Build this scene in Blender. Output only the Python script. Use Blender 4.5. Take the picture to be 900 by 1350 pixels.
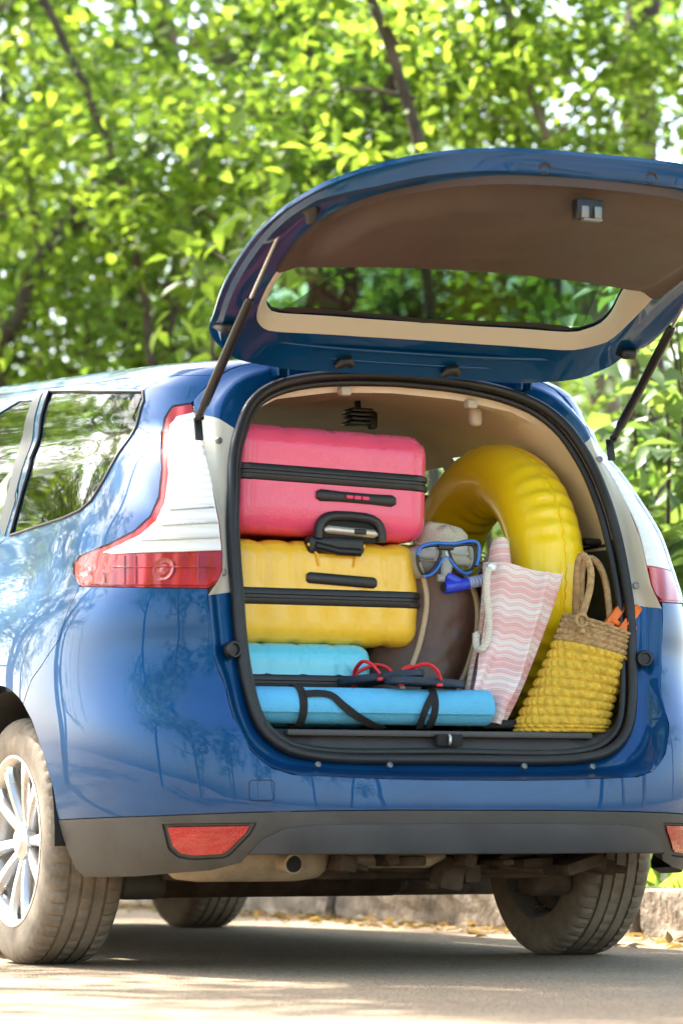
import bpy, bmesh, math, random
import numpy as np
from mathutils import Vector, Matrix
from mathutils.geometry import delaunay_2d_cdt

for o in list(bpy.data.objects):
    bpy.data.objects.remove(o)
SC = bpy.context.scene
COL = SC.collection
rad = math.radians

# ------------------------------------------------------------------ camera
YAW, PITCH, CAM, FPX = rad(24.34), rad(5.2), np.array([-3.812, -8.593, 0.370]), 4500.0
cR = np.array([math.cos(YAW), -math.sin(YAW), 0.0])
cF0 = np.array([math.sin(YAW), math.cos(YAW), 0.0])
cF = cF0 * math.cos(PITCH) + np.array([0, 0, 1.0]) * math.sin(PITCH)
cU = np.array([0, 0, 1.0]) * math.cos(PITCH) - cF0 * math.sin(PITCH)
cam = bpy.data.cameras.new('camera')
camo = bpy.data.objects.new('camera', cam)
COL.objects.link(camo)
SC.camera = camo
M3 = Matrix((tuple(cR), tuple(cU), tuple(-cF))).transposed()
camo.matrix_world = Matrix.Translation(Vector(CAM)) @ M3.to_4x4()
cam.sensor_fit = 'VERTICAL'
cam.sensor_height = 36.0
cam.sensor_width = 24.0
cam.lens = 36.0 * FPX / 1350.0
cam.clip_start = 0.1
cam.clip_end = 800
cam.dof.use_dof = True
cam.dof.focus_distance = 9.0
cam.dof.aperture_fstop = 4.0

# ------------------------------------------------------------------ light
SUN_AZ, SUN_EL = -22.0, 48.0          # degrees clockwise from +Y, elevation
w = bpy.data.worlds.new('World')
SC.world = w
w.use_nodes = True
nt = w.node_tree
bg = nt.nodes['Background']
sky = nt.nodes.new('ShaderNodeTexSky')
sky.sky_type = 'NISHITA'
sky.sun_disc = False
sky.sun_elevation = rad(SUN_EL)
sky.sun_rotation = rad(SUN_AZ)
sky.air_density = 1.0
sky.dust_density = 3.0
sky.ozone_density = 0.4
nt.links.new(sky.outputs[0], bg.inputs[0])
bg.inputs[1].default_value = 0.15
sl = bpy.data.lights.new('sun', 'SUN')
sl.energy = 4.6
sl.angle = rad(0.55)
sl.color = (1.0, 0.95, 0.86)
so = bpy.data.objects.new('sun', sl)
COL.objects.link(so)
sd = Vector((math.sin(rad(SUN_AZ)) * math.cos(rad(SUN_EL)), math.cos(rad(SUN_AZ)) * math.cos(rad(SUN_EL)), math.sin(rad(SUN_EL))))
so.rotation_euler = sd.to_track_quat('Z', 'Y').to_euler()
so.location = (-6, 8, 12)
SC.view_settings.view_transform = 'Standard'
SC.view_settings.look = 'None'
SC.view_settings.gamma = 1.0
SC.view_settings.exposure = 2.5
SC.render.engine = 'CYCLES'
SC.cycles.max_bounces = 10
SC.cycles.transparent_max_bounces = 16
SC.cycles.caustics_reflective = False
SC.cycles.caustics_refractive = False

# ------------------------------------------------------------------ pixel helpers (900 x 1350 photo pixels)
def ray(x, y):
    return CAM, cF + cR * ((x - 450) / FPX) + cU * ((675 - y) / FPX)
def atY(x, y, Y):
    C, d = ray(x, y)
    return C + d * ((Y - C[1]) / d[1])
def atX(x, y, X):
    C, d = ray(x, y)
    return C + d * ((X - C[0]) / d[0])
def atZ(x, y, Z):
    C, d = ray(x, y)
    return C + d * ((Z - C[2]) / d[2])
def project(P):
    d = np.asarray(P) - CAM
    z = d @ cF
    return np.stack([450 + FPX * (d @ cR) / z, 675 - FPX * (d @ cU) / z], -1)
def hit(x, y, g, a=5.0, b=16.0, n=900):
    """first zero of g along the pixel's ray (g takes an array of points)"""
    C, d = ray(x, y)
    ts = np.linspace(a, b, n)
    v = g(C[None] + ts[:, None] * d[None])
    i = np.where(v[:-1] * v[1:] <= 0)[0]
    if len(i) == 0:
        return None
    k = i[0]
    t = ts[k] + (ts[k + 1] - ts[k]) * abs(v[k]) / (abs(v[k]) + abs(v[k + 1]) + 1e-12)
    return C + d * t

# ------------------------------------------------------------------ materials
MATS = {}
def nodes_of(m):
    m.use_nodes = True
    return m.node_tree, m.node_tree.nodes['Principled BSDF']
def N(t, kind, **kw):
    n = t.nodes.new(kind)
    for k, v in kw.items():
        if k.startswith('i_'):
            n.inputs[k[2:].replace('_', ' ')].default_value = v
        else:
            setattr(n, k, v)
    return n
def ramp(t, stops):
    r = t.nodes.new('ShaderNodeValToRGB')
    e = r.color_ramp.elements
    while len(e) < len(stops):
        e.new(0.5)
    for i, (p, c) in enumerate(stops):
        e[i].position = p
        e[i].color = (*c, 1) if len(c) == 3 else c
    return r
def pm(name, base, rough=0.5, metal=0.0, coat=0.0, vary=0.0, vscale=8.0, bump=0.0, bscale=60.0, spec=0.5, sheen=0.0, rvary=0.0, trans=0.0, sub=0.0):
    if name in MATS:
        return MATS[name]
    m = bpy.data.materials.new(name)
    t, p = nodes_of(m)
    p.inputs['Base Color'].default_value = (*base, 1)
    p.inputs['Roughness'].default_value = rough
    p.inputs['Metallic'].default_value = metal
    p.inputs['Coat Weight'].default_value = coat
    p.inputs['Coat Roughness'].default_value = 0.04
    p.inputs['Specular IOR Level'].default_value = spec
    p.inputs['Sheen Weight'].default_value = sheen
    p.inputs['Transmission Weight'].default_value = trans
    if sub:
        p.inputs['Subsurface Weight'].default_value = sub
        p.inputs['Subsurface Radius'].default_value = (0.02, 0.015, 0.008)
    tc = N(t, 'ShaderNodeTexCoord')
    if vary or rvary:
        nz = N(t, 'ShaderNodeTexNoise', i_Scale=vscale, i_Detail=6.0, i_Roughness=0.6)
        t.links.new(tc.outputs['Object'], nz.inputs['Vector'])
        if vary:
            lo = tuple(max(0, c * (1 - vary)) for c in base)
            hi = tuple(min(1, c * (1 + vary)) for c in base)
            r = ramp(t, [(0.3, lo), (0.7, hi)])
            t.links.new(nz.outputs['Fac'], r.inputs['Fac'])
            t.links.new(r.outputs['Color'], p.inputs['Base Color'])
        if rvary:
            mr = N(t, 'ShaderNodeMapRange')
            mr.inputs['From Min'].default_value = 0.3
            mr.inputs['From Max'].default_value = 0.7
            mr.inputs['To Min'].default_value = max(0.02, rough - rvary)
            mr.inputs['To Max'].default_value = rough + rvary
            t.links.new(nz.outputs['Fac'], mr.inputs['Value'])
            t.links.new(mr.outputs['Result'], p.inputs['Roughness'])
    if bump:
        nb = N(t, 'ShaderNodeTexNoise', i_Scale=bscale, i_Detail=4.0)
        t.links.new(tc.outputs['Object'], nb.inputs['Vector'])
        b = N(t, 'ShaderNodeBump', i_Strength=bump, i_Distance=0.01)
        t.links.new(nb.outputs['Fac'], b.inputs['Height'])
        t.links.new(b.outputs['Normal'], p.inputs['Normal'])
    MATS[name] = m
    return m
def glass(name, tint, refl_rough=0.02, ior=1.5):
    if name in MATS:
        return MATS[name]
    m = bpy.data.materials.new(name)
    m.use_nodes = True
    t = m.node_tree
    t.nodes.clear()
    out = N(t, 'ShaderNodeOutputMaterial')
    tr = N(t, 'ShaderNodeBsdfTransparent')
    tr.inputs[0].default_value = (*tint, 1)
    gl = N(t, 'ShaderNodeBsdfGlossy')
    gl.inputs['Roughness'].default_value = refl_rough
    fr = N(t, 'ShaderNodeFresnel', i_IOR=1.5)
    ge = N(t, 'ShaderNodeNewGeometry')
    io = N(t, 'ShaderNodeMapRange')
    io.inputs['To Min'].default_value = ior
    io.inputs['To Max'].default_value = 1 / ior
    t.links.new(ge.outputs['Backfacing'], io.inputs['Value'])
    t.links.new(io.outputs[0], fr.inputs['IOR'])
    mx = N(t, 'ShaderNodeMixShader')
    t.links.new(fr.outputs[0], mx.inputs[0])
    t.links.new(tr.outputs[0], mx.inputs[1])
    t.links.new(gl.outputs[0], mx.inputs[2])
    t.links.new(mx.outputs[0], out.inputs[0])
    MATS[name] = m
    return m

def car_paint():
    m = bpy.data.materials.new('blue_car_paint')
    t, p = nodes_of(m)
    p.inputs['Metallic'].default_value = 0.36
    p.inputs['Roughness'].default_value = 0.36
    p.inputs['Coat Weight'].default_value = 0.85
    p.inputs['Coat IOR'].default_value = 1.42
    p.inputs['Specular IOR Level'].default_value = 0.08
    p.inputs['Coat Roughness'].default_value = 0.02
    tc = N(t, 'ShaderNodeTexCoord')
    nz = N(t, 'ShaderNodeTexNoise', i_Scale=5.0, i_Detail=8.0, i_Roughness=0.7)
    t.links.new(tc.outputs['Object'], nz.inputs['Vector'])
    r = ramp(t, [(0.35, (0.0002, 0.047, 0.150)), (0.75, (0.0004, 0.062, 0.188))])
    t.links.new(nz.outputs['Fac'], r.inputs['Fac'])
    # road dust low on the body and in streaks
    geo = N(t, 'ShaderNodeSeparateXYZ')
    t.links.new(tc.outputs['Object'], geo.inputs[0])
    mr = N(t, 'ShaderNodeMapRange')
    mr.inputs['From Min'].default_value = 0.75
    mr.inputs['From Max'].default_value = 0.35
    mr.inputs['To Max'].default_value = 0.05
    t.links.new(geo.outputs['Z'], mr.inputs['Value'])
    nd = N(t, 'ShaderNodeTexNoise', i_Scale=14.0, i_Detail=10.0, i_Roughness=0.75)
    t.links.new(tc.outputs['Object'], nd.inputs['Vector'])
    mul = N(t, 'ShaderNodeMath', operation='MULTIPLY')
    t.links.new(mr.outputs[0], mul.inputs[0])
    t.links.new(nd.outputs['Fac'], mul.inputs[1])
    mx = N(t, 'ShaderNodeMixRGB')
    mx.inputs[2].default_value = (0.22, 0.19, 0.15, 1)
    t.links.new(mul.outputs[0], mx.inputs[0])
    t.links.new(r.outputs[0], mx.inputs[1])
    t.links.new(mx.outputs[0], p.inputs['Base Color'])
    cr = N(t, 'ShaderNodeMapRange')
    cr.inputs['From Min'].default_value = 0.45
    cr.inputs['From Max'].default_value = 0.8
    cr.inputs['To Min'].default_value = 0.0
    cr.inputs['To Max'].default_value = 0.03
    t.links.new(nd.outputs['Fac'], cr.inputs['Value'])
    t.links.new(cr.outputs[0], p.inputs['Coat Roughness'])
    return m
PAINT = car_paint()
M_BLACKP = pm('black_bumper_plastic', (0.060, 0.054, 0.046), 0.6, vary=0.35, vscale=9, bump=0.15, bscale=400, rvary=0.12)
M_GREYP = pm('grey_insert_plastic', (0.060, 0.062, 0.066), 0.42, vary=0.2, vscale=7, rvary=0.1)
M_RUBBER = pm('black_rubber', (0.012, 0.012, 0.013), 0.45, rvary=0.12, vscale=20)
M_DARK = pm('dark_cavity', (0.012, 0.012, 0.012), 0.8)
M_TRIMD = pm('dark_grey_trim', (0.070, 0.067, 0.066), 0.55, bump=0.2, bscale=700, vary=0.2, vscale=6)
M_BEIGE = pm('beige_headliner', (0.72, 0.62, 0.50), 0.85, bump=0.1, bscale=500, vary=0.06)
M_BEIGEP = pm('beige_plastic', (0.52, 0.46, 0.38), 0.5, bump=0.05, bscale=500)
M_LAMPH = pm('cream_lamp_housing', (0.55, 0.53, 0.44), 0.45, vary=0.06)
M_BROWN = pm('brown_gate_trim', (0.060, 0.038, 0.030), 0.62, vary=0.18, vscale=5, bump=0.15, bscale=600, rvary=0.1)
M_METAL = pm('brushed_metal', (0.6, 0.6, 0.6), 0.3, metal=1.0, rvary=0.1)
M_ALLOY = pm('alloy_silver', (0.62, 0.62, 0.62), 0.32, metal=0.75, vary=0.1, vscale=14, rvary=0.1)
M_ZINC = pm('dull_zinc', (0.22, 0.22, 0.21), 0.45, metal=0.8)
M_BLKM = pm('black_metal', (0.015, 0.015, 0.016), 0.35, metal=0.3)
M_UNDER = pm('rusty_underbody', (0.085, 0.062, 0.045), 0.8, vary=0.6, vscale=12, bump=0.5, bscale=40)
M_MUFF = pm('dusty_steel', (0.50, 0.41, 0.30), 0.65, metal=0.25, vary=0.35, vscale=9, bump=0.3, bscale=50)
M_GLASS = glass('side_window_glass', (0.62, 0.70, 0.64))
M_GLASSG = glass('rear_window_glass', (0.38, 0.60, 0.45))

# ------------------------------------------------------------------ mesh helpers
def link(o, parent=None):
    COL.objects.link(o)
    if parent is not None:
        o.parent = parent
    return o
def mesh_obj(name, verts, faces, mat=None, parent=None, smooth=True, normals=None, sharp=None):
    me = bpy.data.meshes.new(name)
    me.from_pydata([tuple(map(float, v)) for v in verts], [], [tuple(int(i) for i in f) for f in faces])
    if mat:
        me.materials.append(mat)
    me.polygons.foreach_set('use_smooth', [smooth] * len(me.polygons))
    if sharp:
        try:
            me.set_sharp_from_angle(angle=rad(sharp))
        except Exception:
            pass
    me.update()
    if normals is not None:
        me.normals_split_custom_set_from_vertices([tuple(map(float, n)) for n in normals])
    o = bpy.data.objects.new(name, me)
    return link(o, parent)
def empty(name, loc=(0, 0, 0), label=None, cat=None, group=None):
    o = bpy.data.objects.new(name, None)
    o.location = tuple(float(c) for c in loc)
    o.empty_display_size = 0.1
    COL.objects.link(o)
    if label:
        tag(o, label, cat, group)
    return o
def tag(o, label=None, cat=None, group=None, kind=None):
    if label: o['label'] = label
    if cat: o['category'] = cat
    if group: o['group'] = group
    if kind: o['kind'] = kind
    return o
def bm_obj(name, bm, mat, parent=None, smooth=True, sharp=35):
    me = bpy.data.meshes.new(name)
    bmesh.ops.recalc_face_normals(bm, faces=bm.faces)
    bm.to_mesh(me)
    bm.free()
    if mat: me.materials.append(mat)
    me.polygons.foreach_set('use_smooth', [smooth] * len(me.polygons))
    if smooth and sharp:
        me.set_sharp_from_angle(angle=rad(sharp))
    me.update()
    return link(bpy.data.objects.new(name, me), parent)
def spline(pts, n, closed=False):
    """Catmull-Rom through pts, n samples evenly by length"""
    P = np.asarray(pts, float)
    m = len(P)
    out = []
    seg = m if closed else m - 1
    for i in range(seg):
        if closed:
            a, b, c, d = P[(i - 1) % m], P[i], P[(i + 1) % m], P[(i + 2) % m]
        else:
            a, b, c, d = P[max(i - 1, 0)], P[i], P[i + 1], P[min(i + 2, m - 1)]
        for t in np.linspace(0, 1, 16, endpoint=False):
            out.append(0.5 * ((2 * b) + (c - a) * t + (2 * a - 5 * b + 4 * c - d) * t * t + (3 * b - a - 3 * c + d) * t ** 3))
    if not closed:
        out.append(P[-1])
    else:
        out.append(P[0])
    return resample(np.array(out), n, closed)
def resample(P, n, closed=False):
    P = np.asarray(P, float)
    L = np.concatenate([[0], np.cumsum(np.linalg.norm(np.diff(P, axis=0), axis=1))])
    q = np.linspace(0, L[-1], n, endpoint=not closed)
    return np.stack([np.interp(q, L, P[:, k]) for k in range(P.shape[1])], -1)
def tube_data(path, r, seg=10, closed=False, flat=1.0, up=None, cap=True, twist=0.0):
    P = np.asarray(path, float)
    n = len(P)
    r = np.full(n, r) if np.isscalar(r) else np.asarray(r, float)
    V, F = [], []
    prev = None
    for i in range(n):
        if closed:
            T = P[(i + 1) % n] - P[i - 1]
        else:
            T = P[min(i + 1, n - 1)] - P[max(i - 1, 0)]
        T = T / (np.linalg.norm(T) + 1e-12)
        if up is not None:
            a = np.asarray(up, float)
        else:
            a = prev if prev is not None else (np.array([0, 0, 1.0]) if abs(T[2]) < 0.9 else np.array([1.0, 0, 0]))
        a = a - T * (a @ T)
        a = a / (np.linalg.norm(a) + 1e-12)
        prev = a
        b = np.cross(T, a)
        for k in range(seg):
            th = 2 * math.pi * k / seg + twist * i
            V.append(P[i] + r[i] * (math.cos(th) * a * flat + math.sin(th) * b))
    m = n if closed else n - 1
    for i in range(m):
        for k in range(seg):
            j = (i + 1) % n
            F.append((i * seg + k, i * seg + (k + 1) % seg, j * seg + (k + 1) % seg, j * seg + k))
    if not closed and cap:
        F.append(tuple(range(seg))[::-1])
        F.append(tuple((n - 1) * seg + k for k in range(seg)))
    return V, F
def tube(name, path, r, mat, parent=None, seg=10, closed=False, flat=1.0, up=None, sharp=50):
    V, F = tube_data(path, r, seg, closed, flat, up)
    return mesh_obj(name, V, F, mat, parent, True, sharp=sharp)
def loft(loops, closed=True, cap0=False, cap1=False):
    V, F = [], []
    n = len(loops[0])
    for L in loops:
        V += [tuple(p) for p in L]
    for i in range(len(loops) - 1):
        for k in range(n if closed else n - 1):
            j = (k + 1) % n
            F.append((i * n + k, i * n + j, (i + 1) * n + j, (i + 1) * n + k))
    if cap0: F.append(tuple(range(n))[::-1])
    if cap1: F.append(tuple((len(loops) - 1) * n + k for k in range(n)))
    return V, F
def lathe(profile, seg=64, axis='X', mod=None):
    """profile: (axial, radius) list"""
    V, F = [], []
    n = len(profile)
    for k in range(seg):
        th = 2 * math.pi * k / seg
        for i, (a, r) in enumerate(profile):
            rr = r if mod is None else mod(i, k, a, r)
            c, s = rr * math.cos(th), rr * math.sin(th)
            V.append((a, c, s) if axis == 'X' else ((c, a, s) if axis == 'Y' else (c, s, a)))
    for k in range(seg):
        j = (k + 1) % seg
        for i in range(n - 1):
            F.append((k * n + i, k * n + i + 1, j * n + i + 1, j * n + i))
    return V, F
def add_box(bm, c, size, rot=None, bevel=0.0, seg=2):
    r = bmesh.ops.create_cube(bm, size=1.0)
    vs = r['verts']
    bmesh.ops.scale(bm, vec=size, verts=vs)
    if bevel:
        es = list({e for v in vs for e in v.link_edges})
        g = bmesh.ops.bevel(bm, geom=es, offset=bevel, segments=seg, affect='EDGES', profile=0.5)
        vs = list({v for f in g['faces'] for v in f.verts} | {v for v in vs if v.is_valid})
    if rot is not None:
        bmesh.ops.rotate(bm, cent=(0, 0, 0), matrix=rot, verts=vs)
    bmesh.ops.translate(bm, vec=tuple(float(q) for q in c), verts=vs)
    return vs
def box_obj(name, c, size, mat, parent=None, rot=None, bevel=0.004, seg=2):
    bm = bmesh.new()
    add_box(bm, c, size, rot, bevel, seg)
    return bm_obj(name, bm, mat, parent)
def in_poly(pts, poly):
    pts = np.asarray(pts); poly = np.asarray(poly)
    x, y = pts[:, 0], pts[:, 1]
    c = np.zeros(len(pts), bool)
    j = len(poly) - 1
    for i in range(len(poly)):
        xi, yi = poly[i]; xj, yj = poly[j]
        k = ((yi > y) != (yj > y)) & (x < (xj - xi) * (y - yi) / (yj - yi + 1e-15) + xi)
        c ^= k
        j = i
    return c
def densify(poly, step, closed=True):
    P = np.asarray(poly, float)
    out = []
    m = len(P) if closed else len(P) - 1
    for i in range(m):
        a, b = P[i], P[(i + 1) % len(P)]
        k = max(1, int(math.ceil(np.linalg.norm(b - a) / step)))
        for q in range(k):
            out.append(a + (b - a) * q / k)
    if not closed:
        out.append(P[-1])
    return np.array(out)
def inset(poly, d):
    """move a closed polygon inwards by d"""
    P = np.asarray(poly, float)
    A = np.roll(P, 1, 0); B = np.roll(P, -1, 0)
    T = B - A
    T /= (np.linalg.norm(T, axis=1, keepdims=True) + 1e-12)
    area = 0.5 * np.sum(P[:, 0] * np.roll(P[:, 1], -1) - np.roll(P[:, 0], -1) * P[:, 1])
    Nn = np.stack([-T[:, 1], T[:, 0]], -1) * (1 if area > 0 else -1)
    return P + Nn * d
def cdt_fill(outer, holes=(), step=0.03):
    """triangulate a polygon with holes; returns pts, tris, boundary loops (indices)"""
    loops = [np.asarray(outer)] + [np.asarray(h) for h in holes]
    pts, edges = [], []
    for L in loops:
        b = len(pts)
        pts += [tuple(p) for p in L]
        edges += [(b + i, b + (i + 1) % len(L)) for i in range(len(L))]
    lo, hi = loops[0].min(0), loops[0].max(0)
    gx = np.arange(lo[0] + step / 2, hi[0], step); gy = np.arange(lo[1] + step / 2, hi[1], step)
    g = np.array([(x + (step / 2 if j % 2 else 0), y) for j, y in enumerate(gy) for x in gx])
    if len(g):
        k = in_poly(g, loops[0])
        for h in loops[1:]:
            k &= ~in_poly(g, h)
        g = g[k]
    if len(g):
        bp = np.array(pts)
        dmin = np.array([np.min(np.sum((bp - q) ** 2, 1)) for q in g])
        g = g[dmin > (0.45 * step) ** 2]
        pts += [tuple(p) for p in g]
    r = delaunay_2d_cdt([Vector(p) for p in pts], edges, [], 0, 1e-6)
    V = np.array([tuple(v) for v in r[0]])
    T = [tuple(f) for f in r[2] if len(f) == 3]
    C = np.array([V[list(f)].mean(0) for f in T])
    k = in_poly(C, loops[0])
    for h in loops[1:]:
        k &= ~in_poly(C, h)
    T = [f for f, q in zip(T, k) if q]
    return V, T
# ================================================================== GROUND
def ground_mat():
    m = bpy.data.materials.new('dusty_asphalt')
    t, p = nodes_of(m)
    tc = N(t, 'ShaderNodeTexCoord')
    n1 = N(t, 'ShaderNodeTexNoise', i_Scale=0.9, i_Detail=8.0, i_Roughness=0.65)
    n2 = N(t, 'ShaderNodeTexVoronoi', i_Scale=140.0)
    n3 = N(t, 'ShaderNodeTexNoise', i_Scale=45.0, i_Detail=6.0, i_Roughness=0.7)
    for n in (n1, n2, n3):
        t.links.new(tc.outputs['Object'], n.inputs['Vector'])
    r1 = ramp(t, [(0.3, (0.38, 0.27, 0.165)), (0.7, (0.56, 0.43, 0.28))])
    t.links.new(n1.outputs['Fac'], r1.inputs['Fac'])
    r3 = ramp(t, [(0.35, (0.5, 0.5, 0.5)), (0.65, (1.1, 1.08, 1.05))])
    t.links.new(n3.outputs['Fac'], r3.inputs['Fac'])
    mx = N(t, 'ShaderNodeMixRGB', blend_type='MULTIPLY')
    mx.inputs[0].default_value = 0.8
    t.links.new(r1.outputs[0], mx.inputs[1])
    t.links.new(r3.outputs[0], mx.inputs[2])
    sp_ = ramp(t, [(0.0, (1.25, 1.22, 1.18)), (0.25, (1.0, 1.0, 1.0)), (0.6, (0.62, 0.60, 0.58))])
    t.links.new(n2.outputs['Distance'], sp_.inputs['Fac'])
    mx2 = N(t, 'ShaderNodeMixRGB', blend_type='MULTIPLY')
    mx2.inputs[0].default_value = 1.0
    t.links.new(mx.outputs[0], mx2.inputs[1])
    t.links.new(sp_.outputs[0], mx2.inputs[2])
    t.links.new(mx2.outputs[0], p.inputs['Base Color'])
    p.inputs['Roughness'].default_value = 0.9
    ad = N(t, 'ShaderNodeMath', operation='ADD')
    t.links.new(n2.outputs['Distance'], ad.inputs[0])
    t.links.new(n3.outputs['Fac'], ad.inputs[1])
    b = N(t, 'ShaderNodeBump', i_Strength=0.9, i_Distance=0.010)
    t.links.new(ad.outputs[0], b.inputs['Height'])
    t.links.new(b.outputs['Normal'], p.inputs['Normal'])
    return m
M_ASPH = ground_mat()
M_SOIL = pm('leafy_soil', (0.20, 0.145, 0.085), 0.95, vary=0.55, vscale=5, bump=0.8, bscale=30)
M_STONE = pm('rough_kerb_stone', (0.22, 0.175, 0.125), 0.9, vary=0.5, vscale=14, bump=0.9, bscale=35)
KX = 1.66
road = mesh_obj('road', [(-150, -150, 0), (KX + .02, -150, 0), (KX + .02, 250, 0), (-150, 250, 0)], [(0, 1, 2, 3)], M_ASPH)
tag(road, kind='structure')
# verge: rolling soil beyond the kerb
rng = np.random.default_rng(4)
VX = np.concatenate([np.linspace(KX + .14, 6, 24), np.linspace(6.6, 20, 16), [40, 90, 160]])
VY = np.concatenate([[-150, -60, -20], np.linspace(-8, 26, 70), [35, 60, 120, 250]])
vv, vf = [], []
for i, x in enumerate(VX):
    for j, y in enumerate(VY):
        z = 0.10 + 0.05 * (x - KX) * (x < 8) + 0.05 * 6.3 * (x >= 8) + 0.03 * math.sin(2.1 * x + 1.7 * y) + rng.uniform(-.015, .015) * (i > 0)
        vv.append((x, y, z if i else 0.10))
for i in range(len(VX) - 1):
    for j in range(len(VY) - 1):
        a = i * len(VY) + j
        vf.append((a, a + len(VY), a + len(VY) + 1, a + 1))
verge = mesh_obj('verge', vv, vf, M_SOIL)
tag(verge, kind='structure')
def verge_z(x, y):
    return 0.10 + 0.05 * (min(x, 8) - KX) + 0.03 * math.sin(2.1 * x + 1.7 * y)
# kerb stones
def kerb_mesh(seed):
    r = random.Random(seed)
    bm = bmesh.new()
    add_box(bm, (0, 0, 0), (0.15, 0.78, 0.30), None, 0.015, 2)
    bmesh.ops.subdivide_edges(bm, edges=[e for e in bm.edges if e.calc_length() > .2], cuts=6, use_grid_fill=True)
    for v in bm.verts:
        v.co += Vector((r.uniform(-1, 1), r.uniform(-1, 1), r.uniform(-1, 1))) * 0.006
    me = bpy.data.meshes.new('kerb_stone')
    bmesh.ops.recalc_face_normals(bm, faces=bm.faces)
    bm.to_mesh(me); bm.free()
    me.materials.append(M_STONE)
    return me
kerb_root = mesh_obj('kerb', [(KX + .04, -30, .0), (KX + .10, -30, 0), (KX + .10, 60, 0), (KX + .04, 60, 0), (KX + .04, -30, .03), (KX + .10, -30, .03), (KX + .10, 60, .03), (KX + .04, 60, .03)],
                     [(4, 5, 6, 7), (0, 1, 5, 4), (3, 2, 6, 7)], M_STONE)
tag(kerb_root, kind='structure')
KM = [kerb_mesh(s) for s in range(4)]
for i in range(44):
    o = bpy.data.objects.new('kerb_stone', KM[i % 4])
    o.location = (KX + 0.075 + 0.012 * math.sin(i * 2.3), -4 + i * 0.8, 0.020 + 0.014 * math.sin(i * 1.7))
    o.rotation_euler = (0, 0, 0.02 * math.sin(i * 3.1))
    link(o, kerb_root)

# ================================================================== CAR
CAR = empty('parked_car', (0, 0, 0), 'blue minivan with raised tailgate and a boot packed with luggage', 'car')
#        w     z     yr      n    yf
ROWS = [(.800, .160, -.860, 4.0, 3.50),
        (.850, .215, -.905, 4.0, 3.56),
        (.885, .290, -.948, 4.0, 3.62),
        (.905, .370, -.968, 4.0, 3.65),
        (.916, .460, -.968, 4.0, 3.67),
        (.922, .545, -.960, 4.0, 3.67),
        (.924, .610, -.945, 4.0, 3.66),
        (.925, .670, -.908, 4.0, 3.64),
        (.924, .730, -.880, 4.0, 3.60),
        (.920, .800, -.868, 4.0, 3.54),
        (.908, .880, -.862, 4.2, 3.42),
        (.888, .940, -.856, 4.4, 3.25),
        (.860, 1.00, -.845, 4.6, 3.05),
        (.838, 1.07, -.828, 4.8, 2.8),
        (.805, 1.20, -.790, 5.0, 2.5),
        (.745, 1.38, -.700, 5.0, 2.2),
        (.700, 1.48, -.630, 5.0, 2.1),
        (.680, 1.562, -.580, 5.0, 2.1),
        (.637, 1.640, -.560, 5.0, 2.1),
        (.545, 1.676, -.550, 5.0, 2.1),
        (.320, 1.692, -.545, 5.0, 2.1),
        (.120, 1.698, -.543, 5.0, 2.1),
        (.000, 1.698, -.543, 5.0, 2.1)]
PT = spline(ROWS, 700)
PV = np.concatenate([[0], np.cumsum(np.hypot(np.diff(PT[:, 0]), np.diff(PT[:, 1])))])
VMAX = PV[-1]
Y0, YF0 = 0.30, 2.0
# corner arc-length table on a reference contour
_t = np.linspace(0, math.pi / 2, 4000)
def _ref(t, L, wd=.92, n=4.2):
    return np.stack([-wd * np.cos(t) ** (2 / n), L * np.sin(t) ** (2 / n)], -1)
_r = _ref(_t, 1.22)
TS = np.concatenate([[0], np.cumsum(np.linalg.norm(np.diff(_r, axis=0), axis=1))])
SMAX = TS[-1]
_rf = _ref(_t, 1.6)
TSF = np.concatenate([[0], np.cumsum(np.linalg.norm(np.diff(_rf, axis=0), axis=1))])
SMINF = -(YF0 - Y0) - TSF[-1]
def vz(z):
    return np.interp(z, PT[:, 1], PV)
def S(s, v):
    s = np.atleast_1d(np.asarray(s, float)); v = np.atleast_1d(np.asarray(v, float))
    W, Z, YR, NN, YFR = [np.interp(v, PV, PT[:, k]) for k in range(5)]
    t = np.interp(s, TS, _t)
    x = -W * np.cos(t).clip(0) ** (2 / NN)
    y = Y0 - (Y0 - YR) * np.sin(t) ** (2 / NN)
    y = np.where(s < 0, Y0 - s, y)
    sf = -(s + (YF0 - Y0))
    tf = np.interp(sf, TSF, _t)
    fr = sf > 0
    x = np.where(fr, -W * np.cos(tf).clip(0) ** (2 / NN), x)
    y = np.where(fr, YF0 + (YFR - YF0) * np.sin(tf) ** (2 / NN), y)
    drop = 0.115 * np.clip(1.1 - y, 0, 9) / 1.6 * np.clip((Z - 1.0) / .5, 0, 1)
    # slight inward pull of the quarter above the shoulder towards the tail
    return np.stack([x, y, Z - np.clip(drop, 0, .2)], -1)
def Snrm(s, v, e=2e-3):
    a = S(np.clip(s + e, SMINF, SMAX), v) - S(np.clip(s - e, SMINF, SMAX), v)
    b = S(s, np.clip(v + e, 0, VMAX)) - S(s, np.clip(v - e, 0, VMAX))
    n = np.cross(a, b)
    n /= (np.linalg.norm(n, axis=1, keepdims=True) + 1e-12)
    return n
_gs, _gv = np.meshgrid(np.linspace(-.6, SMAX, 220), np.linspace(0, VMAX, 200), indexing='ij')
_gs, _gv = _gs.ravel(), _gv.ravel()
_gP = S(_gs, _gv)
_gN = Snrm(_gs, _gv)
if np.mean((_gN * (_gP - np.array([0, 0, .8])))[:, 0]) < 0:
    NSIGN = -1
else:
    NSIGN = 1
def nrm(s, v):
    return Snrm(np.atleast_1d(s), np.atleast_1d(v)) * NSIGN
_gface = np.einsum('ij,ij->i', _gN * NSIGN, CAM[None] - _gP) > 0
_gQ = project(_gP)
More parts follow.
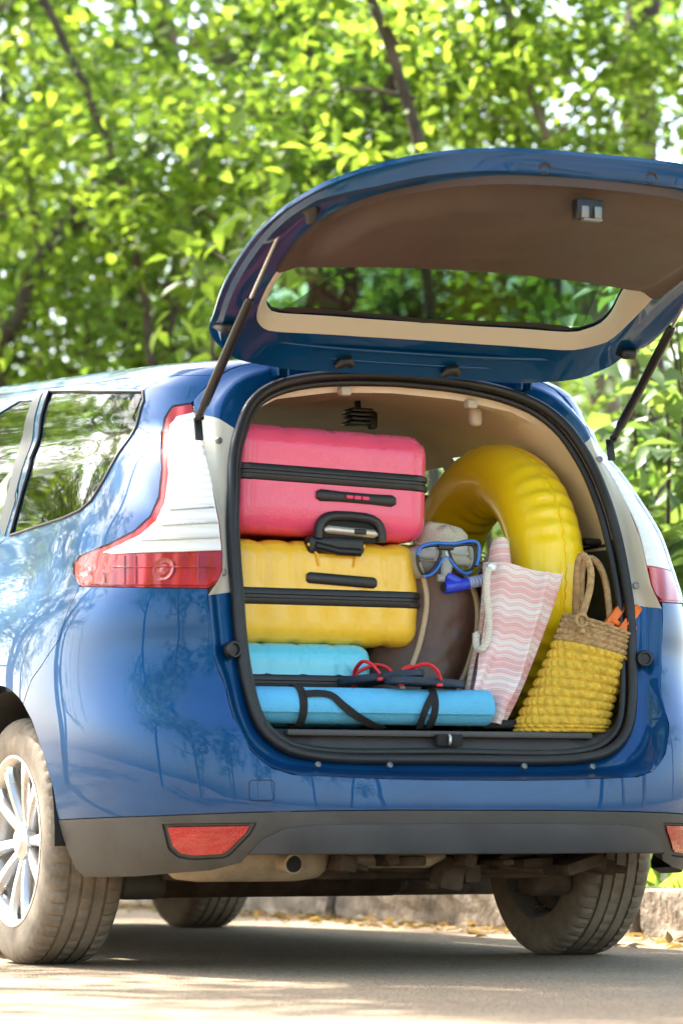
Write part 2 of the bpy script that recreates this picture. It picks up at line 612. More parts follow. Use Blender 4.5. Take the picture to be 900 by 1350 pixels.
def sv_px(x, y):
    d = np.where(_gface, np.sum((_gQ - np.array([x, y])) ** 2, 1), 1e9)
    k = int(np.argmin(d))
    q = np.array([_gs[k], _gv[k]])
    for _ in range(12):
        f = project(S(q[0], q[1]))[0] - np.array([x, y])
        e = 1e-4
        J = np.stack([(project(S(q[0] + e, q[1]))[0] - project(S(q[0] - e, q[1]))[0]) / (2 * e),
                      (project(S(q[0], q[1] + e))[0] - project(S(q[0], q[1] - e))[0]) / (2 * e)], 1)
        try:
            dq = np.linalg.solve(J, -f)
        except Exception:
            break
        dq = np.clip(dq, -.02, .02)
        q2 = q + dq
        q2 = np.array([min(max(q2[0], -.8), SMAX), min(max(q2[1], 0), VMAX)])
        q = q2
    return q
def svl(pts):
    return [tuple(sv_px(*p)) for p in pts]
_ss = np.linspace(SMINF, SMAX, 3000)
def s_at(v, y):
    ys = S(_ss, np.full_like(_ss, v))[:, 1]
    return float(np.interp(-y, -ys, _ss)) if ys[0] > ys[-1] else float(np.interp(y, ys, _ss))
def sv_yz(y, z):
    v = float(vz(z))
    return (s_at(v, y), v)

def panel(name, poly, mat, holes=(), gap=0.0016, off=0.0, skirt=0.018, step=0.03, sides='LR', parent=None, dens=0.018, dome=0.0, join=False, holegap=None):
    """a painted panel: polygon in shell coordinates, returned as left / right objects"""
    outer = inset(densify(poly, dens), gap)
    hs = [inset(densify(h, dens), -(gap if holegap is None else holegap)) for h in holes]
    if join:
        outer[np.array(densify(poly, dens))[:, 0] > SMAX - 1e-5, 0] = SMAX
        outer[np.array(densify(poly, dens))[:, 1] > VMAX - 1e-5, 1] = VMAX
    V2, T = cdt_fill(outer, hs, step)
    P = S(V2[:, 0], V2[:, 1]); Nn = nrm(V2[:, 0], V2[:, 1])
    o = np.full(len(P), off)
    if dome:
        bp = outer
        dm = np.array([math.sqrt(np.min(np.sum((bp - q) ** 2, 1))) for q in V2])
        o = o + dome * np.clip(dm / 0.03, 0, 1) ** .5
    P = P + Nn * o[:, None]
    tri = np.array(T)
    fn = np.cross(P[tri[:, 1]] - P[tri[:, 0]], P[tri[:, 2]] - P[tri[:, 0]])
    fl = np.einsum('ij,ij->i', fn, Nn[tri[:, 0]]) < 0
    tri[fl] = tri[fl][:, ::-1]
    # boundary skirt
    cnt = {}
    for f in tri:
        for a, b in ((f[0], f[1]), (f[1], f[2]), (f[2], f[0])):
            cnt[(a, b)] = cnt.get((a, b), 0) + 1
    be = [(a, b) for (a, b) in cnt if (b, a) not in cnt]
    if join:
        be = [(a, b) for a, b in be if not (max(abs(P[a][0]), abs(P[b][0])) < 2e-3)]
    verts = list(P); norms = list(Nn); faces = [tuple(f) for f in tri]
    if skirt:
        m1, m2 = {}, {}
        for a, b in be:
            for q in (a, b):
                if q not in m1:
                    m1[q] = len(verts); verts.append(P[q]); norms.append(None)
                    m2[q] = len(verts); verts.append(P[q] - Nn[q] * skirt); norms.append(None)
            faces.append((m1[b], m1[a], m2[a], m2[b]))
        acc = {}
        for a, b in be:
            t = P[b] - P[a]
            sn = np.cross(t, Nn[a]); sn /= (np.linalg.norm(sn) + 1e-12)
            for q in (a, b):
                acc[q] = acc.get(q, 0) + sn
        for q in m1:
            n_ = acc[q] / (np.linalg.norm(acc[q]) + 1e-12)
            norms[m1[q]] = n_; norms[m2[q]] = n_
    verts = np.array(verts); norms = np.array(norms)
    out = []
    mv = verts * np.array([-1, 1, 1]); mn = norms * np.array([-1, 1, 1]); mf = [tuple(reversed(f)) for f in faces]
    if join:
        n0 = len(verts)
        out.append(mesh_obj(name, np.concatenate([verts, mv]), faces + [tuple(i + n0 for i in f) for f in mf], mat, parent or CAR, True, np.concatenate([norms, mn])))
    else:
        if 'L' in sides:
            out.append(mesh_obj(name, verts, faces, mat, parent or CAR, True, norms))
        if 'R' in sides:
            out.append(mesh_obj(name, mv, mf, mat, parent or CAR, True, mn))
    return out

# ---- traced outlines
LAMP_IN = [(253, 531), (264, 566), (272, 600), (279, 636), (290, 687), (294, 727), (294, 753), (288, 767), (274, 776)]
LAMP_OUT = [(227, 535), (216, 552), (212, 570), (213, 618), (209, 654), (198, 680), (176, 700), (143, 717), (104, 733), (96, 744), (97, 757), (106, 773)]
LAMP_BOT = [(106, 773), (147, 774), (210, 775), (274, 776)]
GAPL = [(106, 773), (79, 843), (55, 878), (42, 896), (31, 928)]
ARCH1 = [(31, 928), (42, 949), (58, 996), (71, 1042), (77, 1081)]
ARCH2 = [(77, 1081), (87, 1115), (100, 1146), (112, 1157)]
BLUBLK = [(77, 1081), (140, 1078), (200, 1076), (330, 1071), (420, 1069), (520, 1068)]
E1LOW = [(274, 776), (277, 811), (283, 869), (297, 903), (308, 946), (330, 988), (342, 1000), (360, 1013), (386, 1021), (491, 1026), (560, 1028)]
BOTT = [(112, 1157), (180, 1156), (278, 1148), (318, 1138), (326, 1128), (430, 1127), (520, 1127)]
lamp_in, lamp_out, lamp_bot = svl(LAMP_IN), svl(LAMP_OUT), svl(LAMP_BOT)
gapl, arch1, arch2, blublk, e1low, bott = svl(GAPL), svl(ARCH1), svl(ARCH2), svl(BLUBLK), svl(E1LOW), svl(BOTT)
blublk.append((SMAX, blublk[-1][1])); e1low.append((SMAX, e1low[-1][1])); bott.append((SMAX, bott[-1][1]))
pa = S(*arch1[0])[0]
AR = 0.372
# wheel arch from the bumper end over the top to the front foot
ang0 = math.atan2(pa[2] - .325, pa[1])
AR = math.hypot(pa[2] - .325, pa[1])
arch_top = [sv_yz(AR * math.cos(a), .325 + AR * math.sin(a)) for a in np.linspace(ang0, -.28, 26)][1:]
win = svl([(66, 516), (130, 516), (189, 516), (190, 529), (183, 552), (158, 596), (136, 636), (121, 660), (106, 673), (84, 683), (44, 696), (14, 706), (27, 658), (40, 611), (53, 563)])
V_RAIL = max(float(vz(1.545)), max(p[1] for p in list(win) + list(lamp_in) + list(lamp_out)) + .014)
top_v = np.linspace(lamp_in[0][1], VMAX, 16)
y_lt = S(*lamp_in[0])[0][1]
e1top = [(s_at(v, y_lt + (-.535 - y_lt) * min(1, k / 6)), v) for k, v in enumerate(top_v)]
e1q = [p for p in e1top if p[1] <= V_RAIL]
s_r = float(np.interp(V_RAIL, [p[1] for p in e1top], [p[0] for p in e1top]))
gap_top = sv_px(58, 517); gap_bot = sv_px(8, 708)
gdir = np.array(gap_top) - np.array(gap_bot)
railpt = np.array(gap_bot) + gdir * ((V_RAIL - gap_bot[1]) / gdir[1])
dfoot = [sv_yz(.40, .22), sv_yz(.44, .45), sv_yz(.50, .70), sv_yz(.55, .9)]
door_edge = [arch_top[-1]] + dfoot + svl([(8, 708), (20, 660), (33, 612), (46, 564), (58, 517)]) + [tuple(railpt)]
quarter = [(s_r, V_RAIL)] + e1q[::-1][:-1] + [lamp_in[0]] + lamp_out + gapl[1:] + arch_top + door_edge[1:]
panel('quarter_panel', quarter, PAINT, [win], sides='LR', step=.028, holegap=.004)
qg = panel('quarter_window', win, M_GLASS, gap=.0015, off=-.003, skirt=.004, sides='LR')
# window rubber trim
for sx in (1, -1):
    ws = densify(win, .02)
    P = S(ws[:, 0], ws[:, 1]) + nrm(ws[:, 0], ws[:, 1]) * .0005
    P[:, 0] *= sx
    tube('window_seal', P, .0045, M_RUBBER, CAR, 6, True)
# roof
roofp = [(s_r, V_RAIL)] + [p for p in e1top if p[1] > V_RAIL] + [(s_at(VMAX, 1.35), VMAX), (s_at(V_RAIL, 1.25), V_RAIL)]
panel('roof', roofp, PAINT, gap=0.0, skirt=0.012, join=True, step=.05)
# doors with windows
y_p = S(*gap_bot)[0][1]
def sy(y, z): return sv_yz(y, z)
rd_f, rd_b = 1.22, None
rdoor = [tuple(p) for p in door_edge[1:]] + [(s_at(V_RAIL, rd_f), V_RAIL), sy(rd_f, 1.2), sy(rd_f, 1.0), sy(rd_f, .7), sy(rd_f, .22)]
gt2, gb2 = sv_px(43, 529), sv_px(0, 690)
gt = np.array(gb2) + (np.array(gt2) - np.array(gb2)) * .0
rwin = svl([(43, 529), (28, 583), (14, 637), (0, 690)]) + [ sy(.62, 1.02), sy(1.17, .99), sy(1.17, 1.47), (s_at(gt2[1] + .004, .6), gt2[1] + .004)]
panel('rear_door', rdoor, PAINT, [rwin], step=.04, holegap=.003)
panel('rear_door_window', rwin, M_GLASS, gap=.0015, off=-.004, skirt=.003)
fdoor = [sy(1.225, .22), sy(1.225, .7), sy(1.225, 1.0), sy(1.225, 1.2), (s_at(V_RAIL, 1.225), V_RAIL), sy(1.40, 1.5), sy(2.0, 1.14), sy(2.22, .99), sy(2.22, .7), sy(2.16, .22)]
fwin = [sy(1.28, 1.0), sy(1.28, 1.46), sy(1.40, 1.45), sy(1.98, 1.08), sy(2.06, 1.0)]
panel('front_door', fdoor, PAINT, [fwin], step=.05)
panel('front_door_window', fwin, M_GLASS, gap=.0015, off=-.003, skirt=.003)
# door pillar black strip between the two side windows
pil = [tuple(np.array(gap_bot) + gdir * f) for f in (0.0, .25, .5, .75, 1.0)]
pil2 = [tuple(np.array(q) + np.array((-.004 + .012 * 0, 0))) for q in pil]
panel('pillar_trim', svl([(0, 690), (14, 637), (28, 583), (43, 529), (57, 518), (45, 564), (32, 612), (19, 660), (7, 707)]), M_BLKM, gap=.001, off=.0015, skirt=.004)
for o_ in [c for c in CAR.children if c.name.startswith('front_door') or c.name.startswith('rear_door')]:
    pass
# front wing, bumper and bonnet
FAC = 2.77
farch = [sv_yz(FAC + .36 * math.cos(a), .325 + .36 * math.sin(a)) for a in np.linspace(math.pi + .3, -.3, 26)]
V_HOOD = float(vz(.955))
fend = [sy(2.17, .22), sy(2.225, .7), sy(2.225, .955)] + [(s, V_HOOD) for s in np.linspace(sy(2.3, .955)[0], SMINF, 14)] + [(SMINF, float(vz(.22)))] + [sy(3.3, .22)] + farch[::-1]
panel('front_wing', fend, PAINT, join=True, step=.06)
hl = []
for q in np.linspace(0, 1, 14):
    s_ = sy(2.3, .955)[0] * (1 - q) + SMINF * q
    hl.append(S(s_, V_HOOD)[0])
hv, hf = [], []
for i, p in enumerate(hl):
    for k in range(13):
        u = -1 + k / 6
        hv.append((p[0] * -u, p[1] - (.35 * (1 - i / 13)) * (1 - u * u) * 0, p[2] + .11 * (1 - u ** 2) * min(1, (13 - i) / 5)))
for i in range(13):
    for k in range(12):
        a = i * 13 + k
        hf.append((a, a + 1, a + 14, a + 13))
mesh_obj('bonnet', hv, hf, PAINT, CAR)
wv, wf = [], []
for i in range(9):
    q = i / 8
    y = 2.32 + (1.36 - 2.32) * q; z0 = .955 + (1.53 - .955) * q; wd = .80 + (.60 - .80) * q
    for k in range(13):
        u = -1 + k / 6
        wv.append((u * wd, y + .12 * (1 - u * u) * (1 - q), z0 + .10 * (1 - u * u) + 0.012 * q))
for i in range(8):
    for k in range(12):
        a = i * 13 + k
        wf.append((a, a + 1, a + 14, a + 13))
mesh_obj('windscreen', wv, wf, M_GLASS, CAR)
for sx in (1, -1):
    path = [(sx * (.80 + (.60 - .80) * q), 2.32 + (1.36 - 2.32) * q, .955 + (1.53 - .955) * q) for q in np.linspace(0, 1, 10)]
    tube('windscreen_pillar', path, .035, PAINT, CAR, 10)

# ---- rear bumper
bump = lamp_bot[::-1][:0] + [lamp_bot[0]] + gapl[1:] + arch1[1:] + blublk[1:] + e1low[::-1][:-1] + lamp_bot[::-1][:-1]
# tow-eye cover and fog reflector outlines
panel('rear_bumper', bump, PAINT, join=True, step=.022, gap=.0014)
fogp = svl([(221, 1091), (329, 1089), (324, 1098), (300, 1122), (292, 1126), (255, 1128), (238, 1125), (228, 1116)])
FOGO = svl([(214, 1087), (338, 1085), (330, 1100), (303, 1128), (294, 1132), (254, 1134), (235, 1131), (222, 1120)])
lowb = arch2[:1] + arch2[1:] + bott[1:] + blublk[::-1][:-1]
DIFF = svl([(324, 1127), (345, 1105), (375, 1091), (420, 1086), (520, 1085)])
DIFF.append((SMAX, DIFF[-1][1]))
DB = [tuple(np.array(p) + (0, .004)) for p in bott if p[0] >= DIFF[0][0]]
diff = DIFF + DB[::-1]
panel('lower_bumper', lowb, M_BLACKP, [FOGO, ], join=True, step=.02, gap=.0012, skirt=.03)
panel('bumper_insert', diff, M_GREYP, join=True, step=.02, gap=.002, off=.006, skirt=.012)
M_REDL = glass('red_lens', (0.75, 0.02, 0.02), .03)
def reflector_mat():
    m = bpy.data.materials.new('red_reflector')
    t, p = nodes_of(m)
    tc = N(t, 'ShaderNodeTexCoord')
    vo = N(t, 'ShaderNodeTexVoronoi', i_Scale=160.0)
    nz = N(t, 'ShaderNodeTexNoise', i_Scale=16.0, i_Detail=5.0)
    t.links.new(tc.outputs['Object'], vo.inputs['Vector']); t.links.new(tc.outputs['Object'], nz.inputs['Vector'])
    r = ramp(t, [(.35, (.42, .005, .007)), (.7, (.48, .009, .010))])
    t.links.new(nz.outputs['Fac'], r.inputs['Fac'])
    t.links.new(r.outputs[0], p.inputs['Base Color'])
    b = N(t, 'ShaderNodeBump', i_Strength=.5, i_Distance=.004)
    t.links.new(vo.outputs['Distance'], b.inputs['Height'])
    t.links.new(b.outputs['Normal'], p.inputs['Normal'])
    p.inputs['Roughness'].default_value = .2
    p.inputs['Coat Weight'].default_value = 1.0
    p.inputs['Coat Roughness'].default_value = .05
    return m
M_REFL = reflector_mat()
fogs = panel('fog_reflector', fogp, M_REFL, gap=.0, off=-.001, skirt=.01, dome=.004)
panel('fog_surround', FOGO, M_BLACKP, [fogp], gap=.0015, off=-.006, skirt=.01, step=.012)
# tow eye cover
tow = svl([(331, 1029), (358, 1029), (361, 1032), (361, 1052), (358, 1055), (332, 1055), (329, 1052), (329, 1032)])
panel('tow_eye_cover', tow, PAINT, gap=.0005, off=.0025, skirt=.003, sides='L', step=.01)
tp = densify(tow, .006)
tube('tow_eye_joint', S(tp[:, 0], tp[:, 1]) + nrm(tp[:, 0], tp[:, 1]) * .0006, .0016, M_DARK, CAR, 6, True)
def on_shell_disc(name, px, r, mat, h=.003, mirror=False, ring=None):
    q = sv_px(*px)
    for sx in ((1, -1) if mirror else (1,)):
        c = S(*q)[0].copy(); n = nrm(*q)[0].copy()
        c[0] *= sx; n[0] *= sx
        disc(name, c, n, r, h, mat, CAR, ring)
def disc(name, c, n, r, h, mat, parent, ring=None):
    prof = [(-.004, r), (h * .6, r), (h, r * .88), (h, r * .70), (h * .55, r * .62), (h * .5, 0.0001)]
    V, F = lathe(prof, 20, 'Z')
    q = Vector(n).to_track_quat('Z', 'Y').to_matrix()
    V = [Vector(c) + q @ Vector(v) for v in V]
    return mesh_obj(name, V, F, mat, parent, True, sharp=40)
for px in ((505, 1101), (270, 905 + 84)):
    on_shell_disc('parking_sensor', px, .009, M_BLKM if px[1] > 1050 else PAINT, .003, True)

# ---- tail lamps
M_CLEAR = glass('clear_lens', (.93, .93, .92), .02, 1.32)
def chrome_rib():
    m = bpy.data.materials.new('ribbed_lamp_reflector')
    t, p = nodes_of(m)
    p.inputs['Base Color'].default_value = (.85, .84, .80, 1)
    p.inputs['Metallic'].default_value = .05
    p.inputs['Roughness'].default_value = .3
    tc = N(t, 'ShaderNodeTexCoord')
    wv_ = N(t, 'ShaderNodeTexWave', wave_type='BANDS', bands_direction='Z', i_Scale=16.0, i_Distortion=.3)
    t.links.new(tc.outputs['Object'], wv_.inputs['Vector'])
    b = N(t, 'ShaderNodeBump', i_Strength=.4, i_Distance=.005)
    t.links.new(wv_.outputs['Fac'], b.inputs['Height'])
    t.links.new(b.outputs['Normal'], p.inputs['Normal'])
    return m
M_RIB = chrome_rib()
def red_ribbed():
    m = bpy.data.materials.new('ribbed_red_reflector')
    t, p = nodes_of(m)
    tc = N(t, 'ShaderNodeTexCoord')
    mp = N(t, 'ShaderNodeMapping')
    mp.inputs['Rotation'].default_value = (0, 0, rad(24))
    t.links.new(tc.outputs['Object'], mp.inputs[0])
    wv_ = N(t, 'ShaderNodeTexWave', wave_type='BANDS', bands_direction='X', i_Scale=7.0, i_Distortion=0.3)
    vo = N(t, 'ShaderNodeTexVoronoi', i_Scale=90.0)
    nz = N(t, 'ShaderNodeTexNoise', i_Scale=9.0, i_Detail=1.0)
    for n in (wv_, vo, nz): t.links.new(mp.outputs[0], n.inputs['Vector'])
    r = ramp(t, [(.30, (.26, .0004, .001)), (.5, (.48, .0008, .0015)), (.70, (.66, .003, .003))])
    t.links.new(nz.outputs['Fac'], r.inputs['Fac'])
    t.links.new(r.outputs[0], p.inputs['Base Color'])
    ad = N(t, 'ShaderNodeMath', operation='ADD')
    t.links.new(wv_.outputs['Fac'], ad.inputs[0]); ad.inputs[1].default_value = 0.0
    b = N(t, 'ShaderNodeBump', i_Strength=.5, i_Distance=.008)
    t.links.new(ad.outputs[0], b.inputs['Height'])
    t.links.new(b.outputs['Normal'], p.inputs['Normal'])
    p.inputs['Roughness'].default_value = .25
    p.inputs['Metallic'].default_value = .2
    return m
M_REDR = red_ribbed()
lampp = lamp_in + lamp_bot[::-1][1:] + lamp_out[::-1][1:]
clear_p = svl([(233, 549), (256, 543), (264, 570), (272, 603), (279, 637), (288, 687), (292, 725), (240, 727), (190, 728), (150, 730), (136, 728), (160, 717), (186, 704), (206, 686), (217, 662), (222, 624), (221, 580), (224, 560)])
red_low = svl([(291, 729), (292, 752), (286, 765), (273, 772), (147, 771), (108, 769), (100, 756), (100, 745), (108, 736), (132, 731), (150, 733), (190, 731), (240, 730)])
lbase = panel('tail_lamp', lampp, M_REDR, gap=.002, off=-.004, skirt=.008, step=.014)
for k, lb in enumerate(lbase):
    sd_ = 'LR'[k]
    panel('reflector', clear_p, M_RIB, gap=.0, off=-.0005, skirt=.003, step=.012, sides=sd_, parent=lb)
    panel('red_segment', red_low, M_REDR, gap=.0, off=.001, skirt=.004, step=.012, sides=sd_, parent=lb)
    panel('lens', lampp, M_CLEAR, gap=.0012, off=.004, skirt=.010, step=.012, sides=sd_, parent=lb, dome=.006)
    # bulb bowls and dividing bars behind the lens
    if k: continue
    for (a, b_, wd) in (((150, 748), (285, 748), .002), ((138, 755), (139, 768), .0015), ((180, 733), (180, 770), .002), ((165, 733), (165, 770), .002), ((262, 733), (262, 770), .0018)):
        q = np.array(svl([tuple(np.array(a) + (np.array(b_) - np.array(a)) * f) for f in np.linspace(0, 1, 8)]))
        P = S(q[:, 0], q[:, 1]) + nrm(q[:, 0], q[:, 1]) * .003
        if k: P[:, 0] *= -1
        tube('lamp_rib', P, wd, M_REDR, lb, 6)
    for (a, b_, wd) in (((224, 672), (282, 668), .0025), ((214, 692), (287, 688), .0030), ((186, 712), (289, 708), .0025), ((262, 575), (268, 600), .0015)):
        q = np.array(svl([tuple(np.array(a) + (np.array(b_) - np.array(a)) * f) for f in np.linspace(0, 1, 8)]))
        tube('lamp_bar', S(q[:, 0], q[:, 1]) + nrm(q[:, 0], q[:, 1]) * .002, wd, M_METAL, lb, 6)
    for (px_, r_) in (((216, 751), .030), ((118, 752), .016)):
        q = sv_px(*px_); c = S(*q)[0].copy(); n = nrm(*q)[0].copy()
        if k: c[0] *= -1; n[0] *= -1
        prof = [(.0045, r_), (.003, r_ * .85), (-.0005, r_ * .55), (.003, r_ * .3), (.004, .0005)]
        V, F = lathe(prof, 24, 'Z')
        qq = Vector(n).to_track_quat('Z', 'Y').to_matrix()
        mesh_obj('bulb_bowl', [Vector(c) + qq @ Vector(v_) for v_ in V], F, M_REFL if px_[1] > 720 else M_METAL, lb)
# ================================================================== BOOT OPENING
NP = 72
PHI = np.linspace(-math.pi / 2, math.pi / 2, NP)
OZ = 1.03
def polar(half):
    """half: (x>=0, y, z) points from bottom centre to top centre -> resampled by angle"""
    H_ = np.asarray(half, float)
    H_ = densify(H_, .01, closed=False)
    ph = np.arctan2(H_[:, 2] - OZ, np.abs(H_[:, 0]))
    o = np.argsort(ph)
    return np.stack([np.interp(PHI, ph[o], np.abs(H_[o, 0])), np.interp(PHI, ph[o], H_[o, 1]), np.interp(PHI, ph[o], H_[o, 2])], -1)
e1 = e1low[::-1] + lamp_in[::-1][1:] + e1top[1:]
E1 = np.concatenate([S(*p) for p in e1]); E1[:, 0] *= -1
E1 = polar(E1); E1[0, 0] = E1[-1, 0] = 0
SEALT = [(.528, 0), (.528, .28), (.540, .41), (.562, .47), (.605, .515), (.67, .537), (.78, .552), (.94, .558), (1.1, .552), (1.22, .535), (1.30, .518), (1.37, .490), (1.435, .450), (1.483, .388), (1.517, .287), (1.536, .155), (1.543, 0)]
def ys(z):
    return np.interp(z, [.4, .55, .8, .94, 1.2, 1.4, 1.55, 1.7], [-.83, -.82, -.77, -.75, -.68, -.60, -.52, -.42])
sp = spline([(x, z) for z, x in SEALT], 120)
E2 = polar([(x, ys(z), z) for x, z in sp]); E2[0, 0] = E2[-1, 0] = 0
def full(half):
    """half loop (x>=0, bottom to top) -> closed loop over both sides"""
    L = half * np.array([-1, 1, 1])
    return np.concatenate([half, L[::-1][1:-1]])
def lerp(a, b, t): return a + (b - a) * t
def mixl(t, ty):
    o = lerp(E1, E2, t)
    o[:, 1] = lerp(E1[:, 1], E2[:, 1], ty)
    return o
jl = [mixl(0, 0), mixl(.02, .03), mixl(.10, .12), mixl(.30, .62), mixl(.42, .80), mixl(.55, .86), mixl(.90, .96), mixl(1.0, 1.06)]
jl[0] = jl[0] + np.array([0, .001, 0])
z_lo, z_hi = .945, 1.43
def strip(loops, sel, name, mat, parent):
    V, F = [], []
    idx = {}
    for sx in (1, -1):
        for i in range(len(loops) - 1):
            for k in range(NP - 1):
                zc = (loops[0][k][2] + loops[0][k + 1][2]) / 2
                if not sel(zc, sx): continue
                q = []
                for (a, b) in ((i, k), (i, k + 1), (i + 1, k + 1), (i + 1, k)):
                    key = (a, b, sx if loops[a][b][0] > 1e-6 else 0)
                    if key not in idx:
                        idx[key] = len(V)
                        V.append(loops[a][b] * np.array([sx, 1, 1]))
                    q.append(idx[key])
                F.append(tuple(q) if sx > 0 else tuple(reversed(q)))
    return mesh_obj(name, V, F, mat, parent, True, sharp=55)
strip(jl, lambda z, s: not (z_lo < z < z_hi), 'tailgate_frame', PAINT, CAR)
for sx in (1, -1):
    lh = strip(jl, lambda z, s, sx=sx: (z_lo < z < z_hi) and s == sx, 'lamp_housing', M_LAMPH, CAR)
    for (k_, zt) in ((.45, .99), (.45, 1.33)):
        j = int(np.argmin(abs(jl[4][:, 2] - zt)))
        c = jl[4][j] * np.array([sx, 1, 1])
        disc('housing_screw', c + np.array([0, -.003, 0]), (-.35 * sx, -1, 0), .009, .004, M_ZINC, lh)
# rubber seal: outer lip and inner bulb
sl_ = tube('boot_seal', full(E2 + np.array([0, -.012, 0])), .0135, M_RUBBER, CAR, 12, True)
inn = E2.copy(); rr = np.stack([E2[:, 0], E2[:, 2] - OZ], -1); rl = np.linalg.norm(rr, axis=1, keepdims=True)
def inward(L, d, dy):
    o = L.copy(); r_ = np.stack([L[:, 0], L[:, 2] - OZ], -1); l_ = np.linalg.norm(r_, axis=1, keepdims=True)
    q = r_ * (1 - d / l_)
    o[:, 0] = q[:, 0]; o[:, 2] = q[:, 1] + OZ; o[:, 1] += dy
    return o
tube('seal_lip', full(inward(E2, .020, .006)), .010, M_RUBBER, sl_, 10, True)
# buffers, bolts on the frame
for sx in (1, -1):
    disc('rubber_buffer', (sx * .582, -.792, .796), (-.25 * sx, -1, .05), .022, .016, M_RUBBER, CAR)
    for bx in (.384, .188):
        disc('frame_bolt', (sx * bx, -.872, .512), (0, -1, .35), .008, .005, M_ZINC, CAR)
# ---- interior lining
SECT = [(.603, 0), (.603, .47), (.625, .525), (.70, .555), (.80, .568), (.95, .572), (1.08, .565), (1.18, .55), (1.28, .525), (1.36, .485), (1.42, .43), (1.465, .34), (1.492, .18), (1.50, 0)]
sec2 = np.array([(x, 0, z) for z, x in SECT])
def section(y, dz=0.0, sx=1.0, zf=None):
    P = polar(sec2)
    P[:, 0] *= sx
    P[:, 2] += dz * np.clip((P[:, 2] - 1.0) / .5, 0, 1)
    if zf is not None:
        P[:, 2] = np.where(P[:, 2] < .7, P[:, 2] + (zf - .603) * np.clip((.7 - P[:, 2]) / .09, 0, 1), P[:, 2])
    P[:, 1] = y if np.isscalar(y) else y(P[:, 2])
    P[0, 0] = P[-1, 0] = 0
    return P
i0 = inward(E2, .012, .018)
i1 = section(lambda z: ys(z) + .055)
i2 = section(-.36, .02); i3 = section(-.30, .025); i3b = section(-.02, .03); i4 = section(.10, .035); i5 = section(.20, .04); i6 = section(1.08, .045); i7 = section(1.16, .045, .98); i8 = section(1.40, .04, .96)
lin = [E2 + np.array([0, -.006, 0]), i0, i1, i2, i3, i3b, i4, i5, i6, i7, i8]
win_rows = {4: 1, 5: 1, 7: 1}
def lining(name, mat, test):
    V, F, idx = [], [], {}
    for sx in (1, -1):
        for i in range(len(lin) - 1):
            for k in range(NP - 1):
                zc = np.mean([lin[a][b][2] for a, b in ((i, k), (i, k + 1), (i + 1, k), (i + 1, k + 1))])
                if i in win_rows and 1.05 < zc < 1.40: continue
                if not test(i, zc): continue
                q = []
                for (a, b) in ((i, k), (i, k + 1), (i + 1, k + 1), (i + 1, k)):
                    key = (a, b, sx if lin[a][b][0] > 1e-6 else 0)
                    if key not in idx:
                        idx[key] = len(V); V.append(lin[a][b] * np.array([sx, 1, 1]))
                    q.append(idx[key])
                F.append(tuple(reversed(q)) if sx > 0 else tuple(q))
    return mesh_obj(name, V, F, mat, CAR, True, sharp=50)
lining('headliner', M_BEIGE, lambda i, z: z >= 1.10 + .02 * (i <= 1))
lining('boot_trim', M_TRIMD, lambda i, z: z < 1.10 + .02 * (i <= 1))
box_obj('trim_split', (.562, -.55, 1.105), (.01, .30, .008), M_DARK, CAR)
# threshold with latch striker
box_obj('threshold_plate', (0, -.765, .594), (.86, .055, .016), M_TRIMD, CAR, bevel=.005)
P_l = atY(591, 976, -.80)
lt = box_obj('latch_pocket', (P_l[0], -.802, P_l[2]), (.072, .016, .030), M_DARK, CAR, bevel=.003)
tube('striker', [(P_l[0] - .004, -.812, P_l[2] - .012), (P_l[0] - .004, -.818, P_l[2] - .006), (P_l[0] - .004, -.818, P_l[2] + .008), (P_l[0] - .004, -.812, P_l[2] + .013)], .004, M_METAL, lt, 8)
# interior lamp clips on headliner edge, roof handle, wall handle
for px in ((454, 516), (620, 533)):
    c = atY(*px, -.515)
    box_obj('trim_clip', c, (.03, .03, .024), M_BEIGEP, CAR, bevel=.006)
c = atY(626, 550, -.42)
box_obj('coat_hook', c, (.035, .03, .05), M_BEIGEP, CAR, bevel=.012, seg=3)
c = atX(775, 718, .555)
tube('trim_handle', [c + np.array([.01, -.055, 0]), c + np.array([-.03, -.05, .003]), c + np.array([-.035, 0, .004]), c + np.array([-.03, .05, .003]), c + np.array([.01, .055, 0])], .011, M_BLKM, CAR, 10)
# seat belt reel cover on the roof behind the pink case
c = atY(472, 552, -.12)
bm = bmesh.new()
for k in range(4):
    add_box(bm, c + np.array([0, 0, -.014 + k * .012]), (.075 - .012 * (k % 2), .06, .010), None, .003)
add_box(bm, c + np.array([.05, .02, .0]), (.03, .03, .05), None, .01)
bm_obj('belt_reel', bm, M_BLKM, CAR)
tube('belt_webbing', [c + np.array([0, 0, .02]), c + np.array([0, .01, .06])], .02, M_BLKM, CAR, 8, flat=.25)
